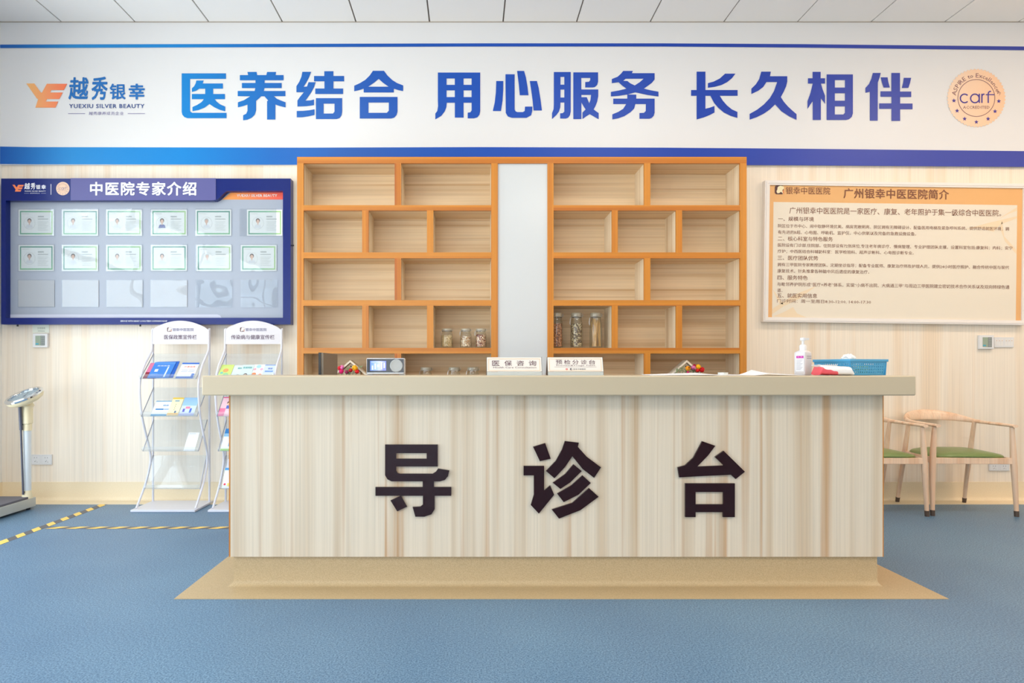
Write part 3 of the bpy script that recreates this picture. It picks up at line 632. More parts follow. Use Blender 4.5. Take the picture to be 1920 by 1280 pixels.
q.lathe([(.033,-.001),(.033,.003),(.030,.006),(.026,.004),(.001,.006)], n=36, T=T); q.build('dial', mat('silver_mesh', (196,202,206), .5, metal=.3, bump=(900,.5)), t)
# monitor turned sideways on the desk behind
t = thing('computer_monitor', (-.82, 3.76, .75), 'grey-brown screen panel seen at a sharp angle, standing behind the left part of the counter', 'monitor')
q = MB(); z1 = CAM_H+29*3.56/F0; q.box(-.825, -.812, 3.56, 3.94, .86, z1); q.build('screen_panel', [mat('screen_back', (124,112,98), .5)], t)
q = MB(); q.box(-.838, -.825, 3.555, 3.945, .855, z1+.001); q.build('bezel', M_BLACK, t)
q = MB(); q.box(-.85, -.838, 3.72, 3.78, .76, 1.0); q.build('stand_neck', M_BLACK, t)
q = MB(); q.box(-.93, -.74, 3.66, 3.84, .7505, .76); q.build('stand_base', M_BLACK, t)
# papers
def paper(name, pts, label, n=1, Y0=3.12, Y1=3.36, grp='loose papers on the counter'):
    q = MB(); X = [(p-VX)*3.2/F0 for p, h_ in pts]; H = [h_ for p, h_ in pts]
    t_ = .0008
    A = [Vector((x, Y0, TZ+.0006+h_*.3)) for x, h_ in zip(X, H)]; Bk = [Vector((x+.02, Y1, TZ+.0006+h_)) for x, h_ in zip(X, H)]
    k = len(A); up = Vector((0,0,t_*n))
    q.add(A+Bk, [(i, i+1, i+1+k, i+k) for i in range(k-1)]); q.add([v+up for v in A+Bk], [(i, i+k, i+1+k, i+1) for i in range(k-1)])
    q.add(A+[v+up for v in A], [(i, i+k, i+1+k, i+1) for i in range(k-1)])
    q.add([A[0], Bk[0], Bk[0]+up, A[0]+up, A[-1], Bk[-1], Bk[-1]+up, A[-1]+up], [(0,1,2,3),(7,6,5,4)])
    return tag(q.build(name, mat('paper_white', (240,240,244), .6)), label, 'paper', grp)
paper('paper_stack', [(1212,0),(1235,.001),(1262,.004),(1290,.006),(1318,.008),(1326,.006),(1336,0)], 'pile of white papers with a lifted right edge in front of the flower house', 4)
paper('paper_sheet', [(1338,0),(1360,.0005),(1385,.001),(1398,0)], 'flat white sheet between the lifted pile and the folded sheet', 2)
paper('paper_sheet', [(1402,0),(1416,.012),(1428,.026),(1436,.02),(1450,.011),(1470,.007),(1488,.004)], 'folded white sheet peaking up next to the pump bottle', 1)
q = MB(); n = 24; X = (1357-VX)*3.15/F0
q.rings([[Vector((X+r_*math.cos(2*PI*j/n), 3.16+r_*math.sin(2*PI*j/n), TZ+.003+z_)) for j in range(n)] for r_, z_ in ((.024,0),(.024,.012),(.016,.012),(.016,0),(.024,0))], 0, False, False)
tag(q.build('tape_roll', mat('frosted_tape', (214,216,210), .25)), 'small clear roll of tape lying on the papers', 'tape')
# sanitiser bottle
Y = 3.25; X = (1505.5-VX)*Y/F0
t = thing('pump_bottle', (X, Y, TZ), 'white square pump bottle with a small magenta label', 'bottle', rz=math.radians(35))
q = MB(); R = []; BW, BD = .036, .030
for k, z in ((.93,0),(1,.004),(1,.108),(.96,.116),(.8,.122),(.45,.127)):
    ring = []
    for j in range(32):
        a = 2*PI*j/32; ca, sa = math.cos(a), math.sin(a); e = (abs(ca)**6+abs(sa)**6)**(-1/6) if z < .12 else (abs(ca)**3+abs(sa)**3)**(-1/3)
        ring.append(Vector((BW*k*e*ca, BD*k*e*sa, z)))
    R.append(ring)
q.rings(R); q.build('bottle_body', mat('milky_plastic', (216,213,216), .3), t, world=False)
q = MB(); q.lathe([(.017,.124),(.017,.148),(.013,.154),(.006,.158),(.006,.178),(.001,.178)], n=24); q.build('pump_collar', M_WHITE, t, world=False)
q = MB(); q.lathe([(.012,.176),(.014,.180),(.013,.190),(.001,.192)], n=20); q.box(-.005,.005,-.034,0,.179,.189); q.build('pump_head', M_WHITE, t, world=False, T=Matrix.Rotation(math.radians(70),4,'Z'))
q = MB(); q.box(-BW-.0006,-BW+.001,-.024,.018,.020,.100); q.build('label_sheet', mat('label_white', (224,224,228), .4), t, world=False)
q = MB(); fn = lambda x, z, d: Vector((-BW-.0012, -x, z)); q.poly([R4(-.014,.086,.022,.098)], fn, 0)
put_text(q, '免洗', -.010, .096, .018, .088, fn, 2, 0, 1)
for k in range(9): q.poly([R4(-.014,.076-k*.006,.018-(k%3)*.005,.0775-k*.006)], fn, 1)
fn2 = lambda x, z, d: Vector((x, -BD-.0008, z))
for i in range(5):
    for j in range(2): q.poly([R4(-.02+i*.009,.094-j*.010,-.014+i*.009,.098-j*.010)], fn2, 1)
q.build('label_print', [P((202,30,168)), P((150,140,150)), P((250,240,250))], t, world=False, flat=True)
# perforated basket
Y = 3.16; X = (1594-VX)*Y/F0
t = thing('plastic_basket', (X, Y, TZ), 'blue perforated plastic basket at the right end of the counter', 'basket', rz=math.radians(18))
blue = mat('blue_plastic', (74,160,206), .35); LA, LB, HB = .243, .218, .078
def wallgrid(q, A, U, Wd, H, nx, nz, inw, gap=None, taper=0):
    """perforated wall: a grid of bars leaving square holes"""
    th = inw*.0022
    m0, m1 = .012, .012
    def cell(x0, x1, z0, z1):
        vs = []
        for d in (Vector((0,0,0)), th):
            for (x, z) in ((x0,z0),(x1,z0),(x1,z1),(x0,z1)): vs.append(A+U*x+Vector((0,0,z))+d-inw*(1-z/H)*taper)
        q.add([v for v in vs], [(0,1,2,3),(7,6,5,4),(0,4,5,1),(1,5,6,2),(2,6,7,3),(3,7,4,0)])
    px_ = (Wd-2*m0)/nx; pz_ = (H-2*m1)/nz; hx, hz_ = px_*.44, pz_*.42
    cell(0, Wd, 0, m1); cell(0, Wd, H-m1, H); cell(0, m0, m1, H-m1); cell(Wd-m0, Wd, m1, H-m1)
    for k in range(nz):
        z = m1+k*pz_; cell(m0, Wd-m0, z+hz_, z+pz_)
        x = m0
        for i in range(nx):
            if gap and gap[0] <= i < gap[1] and k == nz-1: continue
            cell(m0+i*px_+hx, m0+(i+1)*px_, z, z+hz_)
x_ = Vector((1,0,0)); y_ = Vector((0,1,0)); o0 = Vector((0,0,.001))
for args in ((o0, x_, LA, y_, 15), (o0, y_, LB, x_, 16), (Vector((0,LB,.001)), x_, LA, -y_, 15), (Vector((LA,0,.001)), y_, LB, -x_, 16)):
    q = MB(); wallgrid(q, args[0], args[1], args[2], HB, args[4], 4, args[3], (5, 10) if args[4] == 15 else None, -.008); q.build('basket_wall', blue, t, world=False, flat=True)
q = MB(); q.box(.008, LA-.008, .008, LB-.008, .001, .004); q.build('basket_floor', blue, t, world=False)
q = MB(); e = .005
q.box(-e, LA+e, -e, 0, HB-.010, HB+.003); q.box(-e, LA+e, LB, LB+e, HB-.010, HB+.003); q.box(-e, 0, 0, LB, HB-.010, HB+.003); q.box(LA, LA+e, 0, LB, HB-.010, HB+.003); q.build('rim', blue, t, world=False, bevel=.002)
t2 = None
def crumple(name, c, r, n, seed, m_, label, cat, sq=(1,1,1)):
    rnd = random.Random(seed); q = MB(); vs = []; fs = []
    N, Mm = 16, 10
    for i in range(Mm+1):
        for j in range(N):
            a, b_ = 2*PI*j/N, PI*i/Mm; k = r*(1+rnd.uniform(-n, n))
            vs.append(Vector(c)+Vector((k*sq[0]*math.sin(b_)*math.cos(a), k*sq[1]*math.sin(b_)*math.sin(a), k*sq[2]*math.cos(b_))))
    for i in range(Mm):
        for j in range(N): fs.append((i*N+j, i*N+(j+1)%N, (i+1)*N+(j+1)%N, (i+1)*N+j))
    q.add(vs, fs); return tag(q.build(name, m_, flat=True), label, cat)
crumple('crumpled_tissue', (X+.087, 3.32, TZ+.080), .030, .22, 5, mat('tissue_white', (244,244,244), .8), 'crumpled white tissue poking out above the blue basket rim', 'tissue', (1.15,.9,.9))
crumple('plastic_packet', (X+.13, 3.27, TZ+.03), .026, .2, 9, mat('leaf_green_packet', (150,190,90), .4), 'green and yellow packet seen through the holes of the blue basket', 'packet', (1.3,.8,.7))
# wet wipes
Y = 3.10; X0, X1 = (1521-VX)*(Y+.088)/F0, (1603-VX)*Y/F0
q = MB(); R = []; rnd = random.Random(2); NS = 14
for i in range(NS+1):
    u = i/NS; x = X0+(X1-X0)*u; hh = .024*(.35+.65*min(1, min(u, 1-u)*16)); hh *= 1.12-.25*u; ring = []
    for j in range(20):
        a = 2*PI*j/20; ca, sa = math.cos(a), math.sin(a); e = (abs(ca)**3+abs(sa)**3)**(-1/3)
        ring.append(Vector((x, Y+.045+.042*e*ca*(1+rnd.uniform(-.04,.04)), TZ+.001+hh+hh*e*sa*(1+rnd.uniform(-.10,.0)))))
    R.append(ring)
q.rings(R)
def wipemat():
    m, nt, b_ = newmat('wipes_film'); tc = nt.nodes.new('ShaderNodeTexCoord')
    n1 = noise(nt, tc.outputs['Object'], 9, (1.0,.5,2.2), 2); sp = nt.nodes.new('ShaderNodeSeparateXYZ'); nt.links.new(tc.outputs['Object'], sp.inputs[0])
    ma = nt.nodes.new('ShaderNodeMath'); ma.operation = 'MULTIPLY_ADD'; ma.inputs[1].default_value = 3.2; ma.inputs[2].default_value = .35; nt.links.new(sp.outputs[0], ma.inputs[0])
    mz = nt.nodes.new('ShaderNodeMath'); mz.operation = 'MULTIPLY_ADD'; mz.inputs[1].default_value = 10; nt.links.new(sp.outputs[2], mz.inputs[0]); nt.links.new(ma.outputs[0], mz.inputs[2])
    ad = nt.nodes.new('ShaderNodeMath'); ad.operation = 'ADD'; nt.links.new(n1, ad.inputs[0]); nt.links.new(mz.outputs[0], ad.inputs[1])
    nt.links.new(ramp(nt, [(.0,(232,70,84)),(.98,(240,100,110)),(1.0,(244,240,236))], ad.outputs[0]), b_.inputs['Base Color']); b_.inputs['Roughness'].default_value = .25
    nt.nodes[-1]
    return m
t = thing('wet_wipes_pack', ((X0+X1)/2, Y+.045, TZ), 'crinkled red and white pack of wipes leaning against the blue basket', 'wipes pack')
q.build('film_pack', wipemat(), t)
q = MB(); q.box((1535-VX)*Y/F0, (1575-VX)*Y/F0, Y+.02, Y+.07, TZ+.048, TZ+.052); q.build('flap', M_WHITE, t, bevel=.002)

# ------------------------------------------------------------------ left notice board with certificates
NY = 5.21; NB = 5.262
nb = thing('notice_board', (W3(273,0,NY).x, NY, W3(0,608,NY).z), 'blue-framed notice board with rows of certificate cards in clear pockets', 'notice board')
fo = plane_fn(NY)
curve = [(398,376),(404,375.5),(410,372),(416,366),(421,361),(426,358)]
q = MB(); q.poly([[(2,334.5),(545,334.5),(545,608),(2,608)], [(11,376)]+curve+[(530.5,357.5),(530.5,595.5),(11,595.5)]], fo, 0, WY-NY-.002)
q.build('frame', mat('deep_blue_frame', (14,34,112), .25, spec=.3), nb)
q = MB(); q.box(W3(11,0,NB).x-.03, W3(530.5,0,NB).x+.03, NB, WY-.002, W3(0,596,NB).z-.02, W3(0,357,NB).z+.01); q.build('back_panel', mat('grey_blue_board', (162,170,186), .35), nb)
q = MB(); q.poly([R4(133,334.2,405,358)+[] if False else [(133,334.2),(405,334.2),(405,374.6),(398,375.6),(133,375.6)]], plane_fn(NY,.004), 0, .003); q.build('title_plate', mat('violet_plate', (88,88,148), .4), nb)
q = MB(); fq = plane_fn(NY,.006); put_text(q, '中医院专家介绍', 169.5, 341, 369, 367, fq, 0, .028, 3, 1.12)
fq2 = plane_fn(NY,.0015)
def mini(fn, ox, oy, k): return lambda x, y, d: fn(ox+(x-50)*k, oy+(y-157)*k, d)
fm = mini(fq2, 23.5, 346.4, .283); ye_words(q, fm, 0, 0, 0); q.poly([R4(95.3,345,96.3,365)], fq2, 0)
put_text(q, 'SERVICE WITH HEART LONG-TERM COMPANIONSHIP', 226, 600.3, 314, 603.2, fq2, 0, .01, 1)
q.build('lettering', P((236,238,246)), nb, flat=True)
q = MB(); ye_logo(q, fm); q.build('logo_mark', P((250,140,92)), nb, flat=True)
q = MB(); seal(q, fq2, 118, 353.5, 12.8); q.build('seal_sticker', [P((238,206,182)), P((180,140,140)), P((130,110,150))], nb, flat=True)
fs_ = plane_fn(NB,.002)
q = MB(); q.poly([[(417,374),(426,367),(435,359.5),(444,356),(533,356),(533,374)]], fs_, 0, .0015); q.build('orange_strip', xramp('strip_run', [(0,(248,164,84)),(.5,(246,130,84)),(1,(240,86,76))], W3(417,0,NB).x-W3(273,0,NY).x, W3(533,0,NB).x-W3(273,0,NY).x), nb, flat=True)
q = MB(); put_text(q, 'YUEXIU SILVER BEAUTY', 444.5, 364.3, 520, 369.2, plane_fn(NB,.004), 0, .012, 1); q.build('strip_lettering', P((250,244,240)), nb, flat=True)
q = MB(); q.poly([[(13,589.5),(408,589.5),(413,591.5),(416,596.5),(13,596.5)]], fs_, 0, .0015); q.build('lower_strip', P((206,210,226)), nb, flat=True)
for px, py in ((33,609.5),(263,609.5),(513,609.5)):
    q = MB(); c = W3(px, py, NY+.03); q.lathe([(.007,-.010),(.007,.004),(.001,.004)], c, 12); q.build('mounting_screw', M_BLACK, nb)
q = MB(); c = W3(546, 460, NY+.03); q.lathe([(.006,0),(.006,.022),(.001,.022)], c, 12, T=Matrix.Rotation(PI/2,4,'Y')); q.build('mounting_screw', M_BLACK, nb)
GREEN = xramp('card_green', [(0,(60,160,130)),(.45,(120,200,140)),(.75,(170,214,130)),(1,(90,180,130))], 0, .3, 0)
card_mats = [P((240,242,240)), None, P((246,246,246)), P((196,202,198)), P((226,186,164)), P((60,50,50)), P((180,186,184)), P((224,228,232)), P((70,90,160))]
gvar = [xramp('card_green_%d' % k, st, -.16, .16, k % 2*2) for k, st in enumerate(([(0,(76,160,134)),(.5,(104,190,140)),(1,(176,216,134))], [(0,(190,220,130)),(.5,(120,196,140)),(1,(60,150,130))], [(0,(50,146,128)),(.6,(110,190,140)),(1,(190,220,140))]))]
cardspots = [[(34.7,101),(116,184),(199,266),(283,350.5),(366.5,433.5),(463,529.4)], [(34.7,101),(116,184),(199,266),(283,350.5),(368,434),(451.3,518.6)]]
ordn = ['leftmost', 'second from left', 'third from left', 'fourth from left', 'fifth from left', 'rightmost']
look = [['short dark hair, green border', 'with a seam down its middle', 'dark bobbed hair', 'dark hair and a blue scarf', 'half hidden by a white reflection', 'figure with folded arms, card shifted to the right'],
        ['long brown hair', 'washed out by reflections', 'almost white under reflections', 'in a white coat and tie', 'with thinning hair', 'with short black hair']]
YC = NB-.004
for r_, (ya, yb) in enumerate(((392.8,441.8),(459,508))):
    for c_, (xa, xb) in enumerate(cardspots[r_]):
        fn = plane_fn(YC); t = thing('certificate_card', W3((xa+xb)/2, yb, YC), 'certificate card, %s in the %s row: %s' % (ordn[c_], ('top','second')[r_], look[r_][c_]), 'certificate', 'certificate cards on the blue board')
        q = MB(); q.poly([R4(xa, ya, xb, yb)], fn, 0, .0012)
        f1 = plane_fn(YC,.0006); w = xb-xa
        q.poly([R4(xa+2.8,ya+2.6,xb-2.4,yb-2.6), R4(xa+5,ya+5,xb-4.6,yb-5)], f1, 1)
        q.build('card_sheet', [card_mats[0], gvar[(r_+c_) % 3]], t, flat=True)
        q = MB(); f3 = plane_fn(YC,.0012); cx, cy = xa+w*.31, (ya+yb)/2+1
        q.poly([ell(cx, cy, 10.8, 11.6, 28), ell(cx, cy, 10.3, 11.1, 28)], f1, 3)
        hair = [5,5,5,5,6,5][c_]
        q.poly([ell(cx, cy-4.8, 3.9, 4.3, 16)], f1, hair if not (r_ == 1 and c_ == 0) else 5)
        q.poly([ell(cx, cy-3.4, 2.9, 3.8, 16)], f3, 4)
        q.poly([[(cx-6.6,cy+9),(cx-5.6,cy+4),(cx-2,cy+2.2),(cx,cy+3.6),(cx+2,cy+2.2),(cx+5.6,cy+4),(cx+6.6,cy+9)]], f3, 7 if not (r_ == 0 and c_ == 3) else 8)
        q.poly([[(cx-1,cy+.2),(cx+1,cy+.2),(cx+.7,cy+3.6),(cx-.7,cy+3.6)]], f3, 4)
        q.poly([R4(xa+7, ya+7.5, xa+20, ya+8.3)], f3, 3)
        q.poly([R4(xa+w*.55, ya+12, xa+w*.72, ya+14.4)], f3, 6); q.poly([R4(xa+w*.55, ya+17, xa+w*.84, ya+18.6)], f3, 6)
        for k in range(7): q.poly([R4(xa+w*.55, ya+22.5+k*2.6, xa+w*(.84-.03*(k % 3)), ya+23.2+k*2.6)], f3, 3)
        q.build('printed_portrait_and_lines', [card_mats[k] or GREEN for k in range(9)], t, flat=True)
for c_, (xa, xb) in enumerate(((34.3,102),(117,185),(200,267.3),(282.5,351))):
    q = MB(); q.poly([R4(xa, 525.3, xb, 575)], plane_fn(YC), 0, .0012)
    tag(q.build('blank_card', P((204,204,208)), flat=True), 'blank off-white card in the bottom row of the blue board, %s' % ('leftmost','second from left','third from left','fourth from left')[c_], 'card', 'blank cards in the bottom row')
for ya, yb, xs in ((391.5,442.8,[34,116,199,282.5,366,449.5]), (458,509,[34,116,199,282.5,366.5,450.5]), (524.5,576,[33.8,116.5,199.5,282,367,451.8])):
    for xa in xs:
        q = MB(); xb = xa+68.6; q.poly([R4(xa, ya, min(xb, 529.8), yb)], plane_fn(YC,.005), 0, .0015); q.build('clear_pocket', M_POCKET, nb, flat=True)

# ------------------------------------------------------------------ right information board
IY = 5.24
def tilt_fn(Y, lift=0.):
    c0 = W3(1676, 473, Y); a = math.radians(-.75)
    def f(x, y, d):
        p = W3(x, y, Y)-c0; return c0+Vector((p.x*math.cos(a)-p.z*math.sin(a), d-lift, p.x*math.sin(a)+p.z*math.cos(a)))
    return f
ib = thing('information_board', W3(1676, 608, IY), 'white-framed orange and cream information board full of brown Chinese text', 'information board')
fo = tilt_fn(IY)
xa, xb, ya, yb = 1433, 1926, 341, 606
q = MB(); q.poly([R4(xa,ya,xb,yb), R4(xa+9,ya+8.5,xb-8,yb-8.5)], fo, 0, WY-IY-.002)
q.poly([R4(xa+2.4,ya+2.2,xb-2,yb-2.2), R4(xa+5.6,ya+5.2,xb-5,yb-5.2)], tilt_fn(IY,.004), 0, .005); q.build('frame', mat('white_alu_frame', (236,230,226), .35), ib)
q = MB(); fp = tilt_fn(IY+.012); q.poly([R4(xa+8,ya+8,xb-7,yb-8)], fp, 0, .02); q.build('orange_panel', mat('orange_print', (230,176,116), .45), ib, flat=True)
q = MB(); fp1 = tilt_fn(IY+.012,.001); q.poly([R4(1449,381.5,1906,597.5)], fp1, 0)
fp2 = tilt_fn(IY+.012,.0015)
q.build('cream_panel', mat('cream_print', (231,221,205), .45), ib, flat=True)
for L in ([(1449,582),(1490,555),(1531,538),(1500,562),(1470,577),(1449,592)], [(1449,545),(1462,560),(1470,573),(1462,572)], [(1906,385),(1880,402),(1868,410),(1890,398),(1906,392)], [(1862,432),(1835,425),(1810,428),(1850,416),(1906,402),(1906,406),(1875,418)],
          [(1878,412),(1882,440),(1906,466),(1906,474),(1884,450),(1874,424)], [(1451,596),(1470,588),(1488,578),(1496,590),(1514,597),(1470,597)]):
    q = MB(); q.poly([L], fp2, 0); q.build('ginkgo_vein', P((235,214,184)), ib, flat=True)
def hosp_logo(q, x, y, s, fn, dark, leaf, acc):
    q.poly([[(x+s*a, y+s*c) for a, c in ((.15,0),(.85,0),(1,.15),(1,.85),(.85,1),(.15,1),(0,.85),(0,.15))]], fn, dark)
    f2 = lambda a, b_, d: fn(a, b_, d)+Vector((0,-.0006,0))
    q.poly([[(x+s*a, y+s*c) for a, c in ((.98,.55),(1.06,1.0),(.78,.8),(.62,.62))]], f2, acc)
    f4 = lambda a, b_, d: fn(a, b_, d)+Vector((0,-.0012,0))
    q.poly([[(x+s*a, y+s*c) for a, c in ((.42,.1),(.65,.02),(.95,.1),(1.06,.28),(.85,.55),(.9,.78),(.98,.98),(.7,.72),(.5,.88),(.28,.9),(.18,.66),(.28,.48),(.3,.25))]], f4, leaf)
q = MB(); fl_ = tilt_fn(IY+.012,.002)
hosp_logo(q, 1451, 350.5, 16.5, fl_, 0, 1, 2); q.build('hospital_mark', [P((96,66,66)), P((240,228,190)), P((226,130,80))], ib, flat=True); q = MB()
put_text(q, '银幸中医医院', 1471.5, 352.8, 1555, 366.5, fl_, 0, .004, 3); q.build('name_lettering', P((134,86,68)), ib, flat=True); q = MB(); put_text(q, '广州银幸中医医院简介', 1580, 354, 1777.5, 373, fl_, 0, .014, 3, 1.06)
q.build('heading_lettering', [P((134,86,68))], ib, flat=True)
q = MB()
LN = [('广州银幸中医医院是一家医疗、康复、老年照护于集一级综合中医医院。',1479,1876,396,12.5,.004),('一、规模与环境',1458,1525,412,8.6,.006),
 ('院区位于市中心、闹中取静环境优美。病房宽敞明亮、院区拥有无障碍设计、配备医用电梯及紧急呼叫系统、提供舒适就医环境；拥',1458,1891,425.5,7.4,0),
 ('有先进的B超、心电图、呼吸机、监护仪、中心供氧以及完备的急救设施设备。',1458,1717,437,7,0),('二、核心科室与特色服务',1458,1561,449,8.6,.006),
 ('医院设有门诊部,住院部。住院部设有72张床位,专注老年病诊疗、慢病管理、专业护理团队支撑。设置科室包括:康复科；内科；安宁',1458,1898,461.5,7.4,0),
 ('疗护；中西医结合科辅助科室：医学检验科、超声诊断科、心电图诊断专业。',1458,1713,473,7.2,0),('三、医疗团队优势',1458,1534,485,8.6,.006),
 ('拥有三甲医院专家教授团队、定期坐诊指导；配备专业医师、康复治疗师及护理人员。提供24小时医疗照护、融合传统中医与现代',1458,1892,498,7.4,0),
 ('康复技术。针灸推拿各种脑中风后遗症的康复治疗。',1458,1630,509.5,7.2,0),('四、服务特色',1458,1515,522,8.6,.006),
 ('与毗邻养护院形成“医疗+养老”体系。实现“小病不出院、大病通三甲”与周边三甲医院建立密切技术合作关系以及双向转绿色通',1458,1893,534.5,7.4,0),
 ('道。',1458,1468,546,7,0),('五、就医实用信息',1458,1533,555.5,8.6,.006),('门诊时间：周一至周日8:30-12:00, 14:00-17:30',1458,1634,566,7.2,0)]
for s_, a, c, y, h_, bd in LN: put_text(q, s_, a, y-h_/2+.9, c, y+h_/2+.9, fl_, 0, bd+.002, 1)
q.build('body_text', P((140,100,84)), ib, flat=True)

# ------------------------------------------------------------------ wall fittings
def box_on_wall(name, px0, py0, px1, py1, depth, label, cat, m_, grp=None, bevel=.003):
    Y = WY-depth; a = W3(px0, py1, Y); c = W3(px1, py0, Y)
    t = thing(name, ((a.x+c.x)/2, Y, a.z), label, cat, grp); q = MB(); q.box(a.x, c.x, Y, WY-.001, a.z, c.z); q.build('cover', m_, t, bevel=bevel); return t, Y
def thermostat(px0, py0, px1, py1, label):
    t, Y = box_on_wall('thermostat', px0, py0, px1, py1, .025, label, 'thermostat', M_WHITE, 'thermostats on the back wall')
    w, h = px1-px0, py1-py0; f = plane_fn(Y,.0015)
    q = MB(); q.poly([R4(px0+.2*w,py0+.16*h,px0+.57*w,py1-.14*h)], f, 0, .001); q.build('display', P((156,170,152)), t, flat=True)
    q = MB(); q.poly([R4(px0+.22*w,py0+.7*h,px0+.42*w,py0+.8*h)], plane_fn(Y,.0022), 0); q.build('display_mark', P((80,170,196)), t, flat=True)
    q = MB()
    q.poly([R4(px0+.58*w,py0+.16*h,px0+.84*w,py1-.14*h)], f, 0, .001)
    for i in range(2):
        for j in range(5): q.poly([R4(px0+(.60+.12*i)*w,py0+(.2+.13*j)*h,px0+(.69+.12*i)*w,py0+(.29+.13*j)*h)], plane_fn(Y,.0025), 1, .001)
    q.build('keypad', [P((126,134,132)), P((160,166,164))], t, flat=True)
thermostat(61,625,88.5,651, 'small square white thermostat under the blue notice board')
thermostat(1837,628,1864,654, 'small square white thermostat on the right wall, under the information board')
q = MB(); f = plane_fn(WY-.003); q.poly([R4(61,608,92,624)], f, 0, .002); put_text(q, '空调面板', 70, 613, 85, 617, plane_fn(WY-.004), 1, 0, 1); q.poly([R4(71,620,84,621)], plane_fn(WY-.004), 1)
tag(q.build('paper_note', [P((236,240,226)), P((170,176,164))], flat=True), 'pale paper note stuck above the left thermostat', 'note')
def plates(name, px0, py0, px1, py1, label, cat, kind):
    mid = (px0+px1)/2; t, Y = box_on_wall(name, px0, py0, px1, py1, .012, label, cat, M_WHITE, bevel=.002)
    f = plane_fn(Y,.001); g = P((150,150,152))
    for k in (0, 1):
        a, c = (px0, mid) if k == 0 else (mid, px1); q = MB(); w, h = c-a, py1-py0
        if kind == 'outlet':
            q.poly([R4(a+.05*w,py0+.06*h,c-.05*w,py1-.06*h),R4(a+.08*w,py0+.10*h,c-.08*w,py1-.1*h)], f, 1)
            for (u, v) in ((.38,.3),(.6,.3)): q.poly([R4(a+u*w-.5,py0+v*h-.9,a+u*w+.5,py0+v*h+.9)], f, 0)
            q.poly([[(a+.38*w,py0+.72*h),(a+.44*w,py0+.6*h),(a+.48*w,py0+.72*h)]], f, 0); q.poly([R4(a+.5*w,py0+.56*h,a+.54*w,py0+.64*h)], f, 0); q.poly([R4(a+.6*w,py0+.7*h,a+.66*w,py0+.76*h)], f, 0)
            q.build('socket', [g, P((214,214,216))], t, flat=True)
        else:
            for i in range(3):
                u = .1+.28*i; q.poly([R4(a+u*w,py0+.15*h,a+(u+.22)*w,py1-.15*h)], f, 1, .002); q.poly([R4(a+(u+.07)*w,py0+.3*h,a+(u+.14)*w,py0+.38*h)], plane_fn(Y,.0035), 0)
            q.build('rocker', [P((224,190,160)), P((232,230,228))], t, flat=True)
plates('wall_outlet', 57, 852, 97, 871, 'double white wall outlet behind the weighing scale', 'outlet', 'outlet')
plates('wall_outlet', 1855, 869.5, 1893, 882.5, 'double white wall outlet seen under the right chair', 'outlet', 'outlet')
plates('light_switch', 1864.5, 632, 1901, 651, 'double white switch plate next to the right thermostat', 'switch', 'switch')

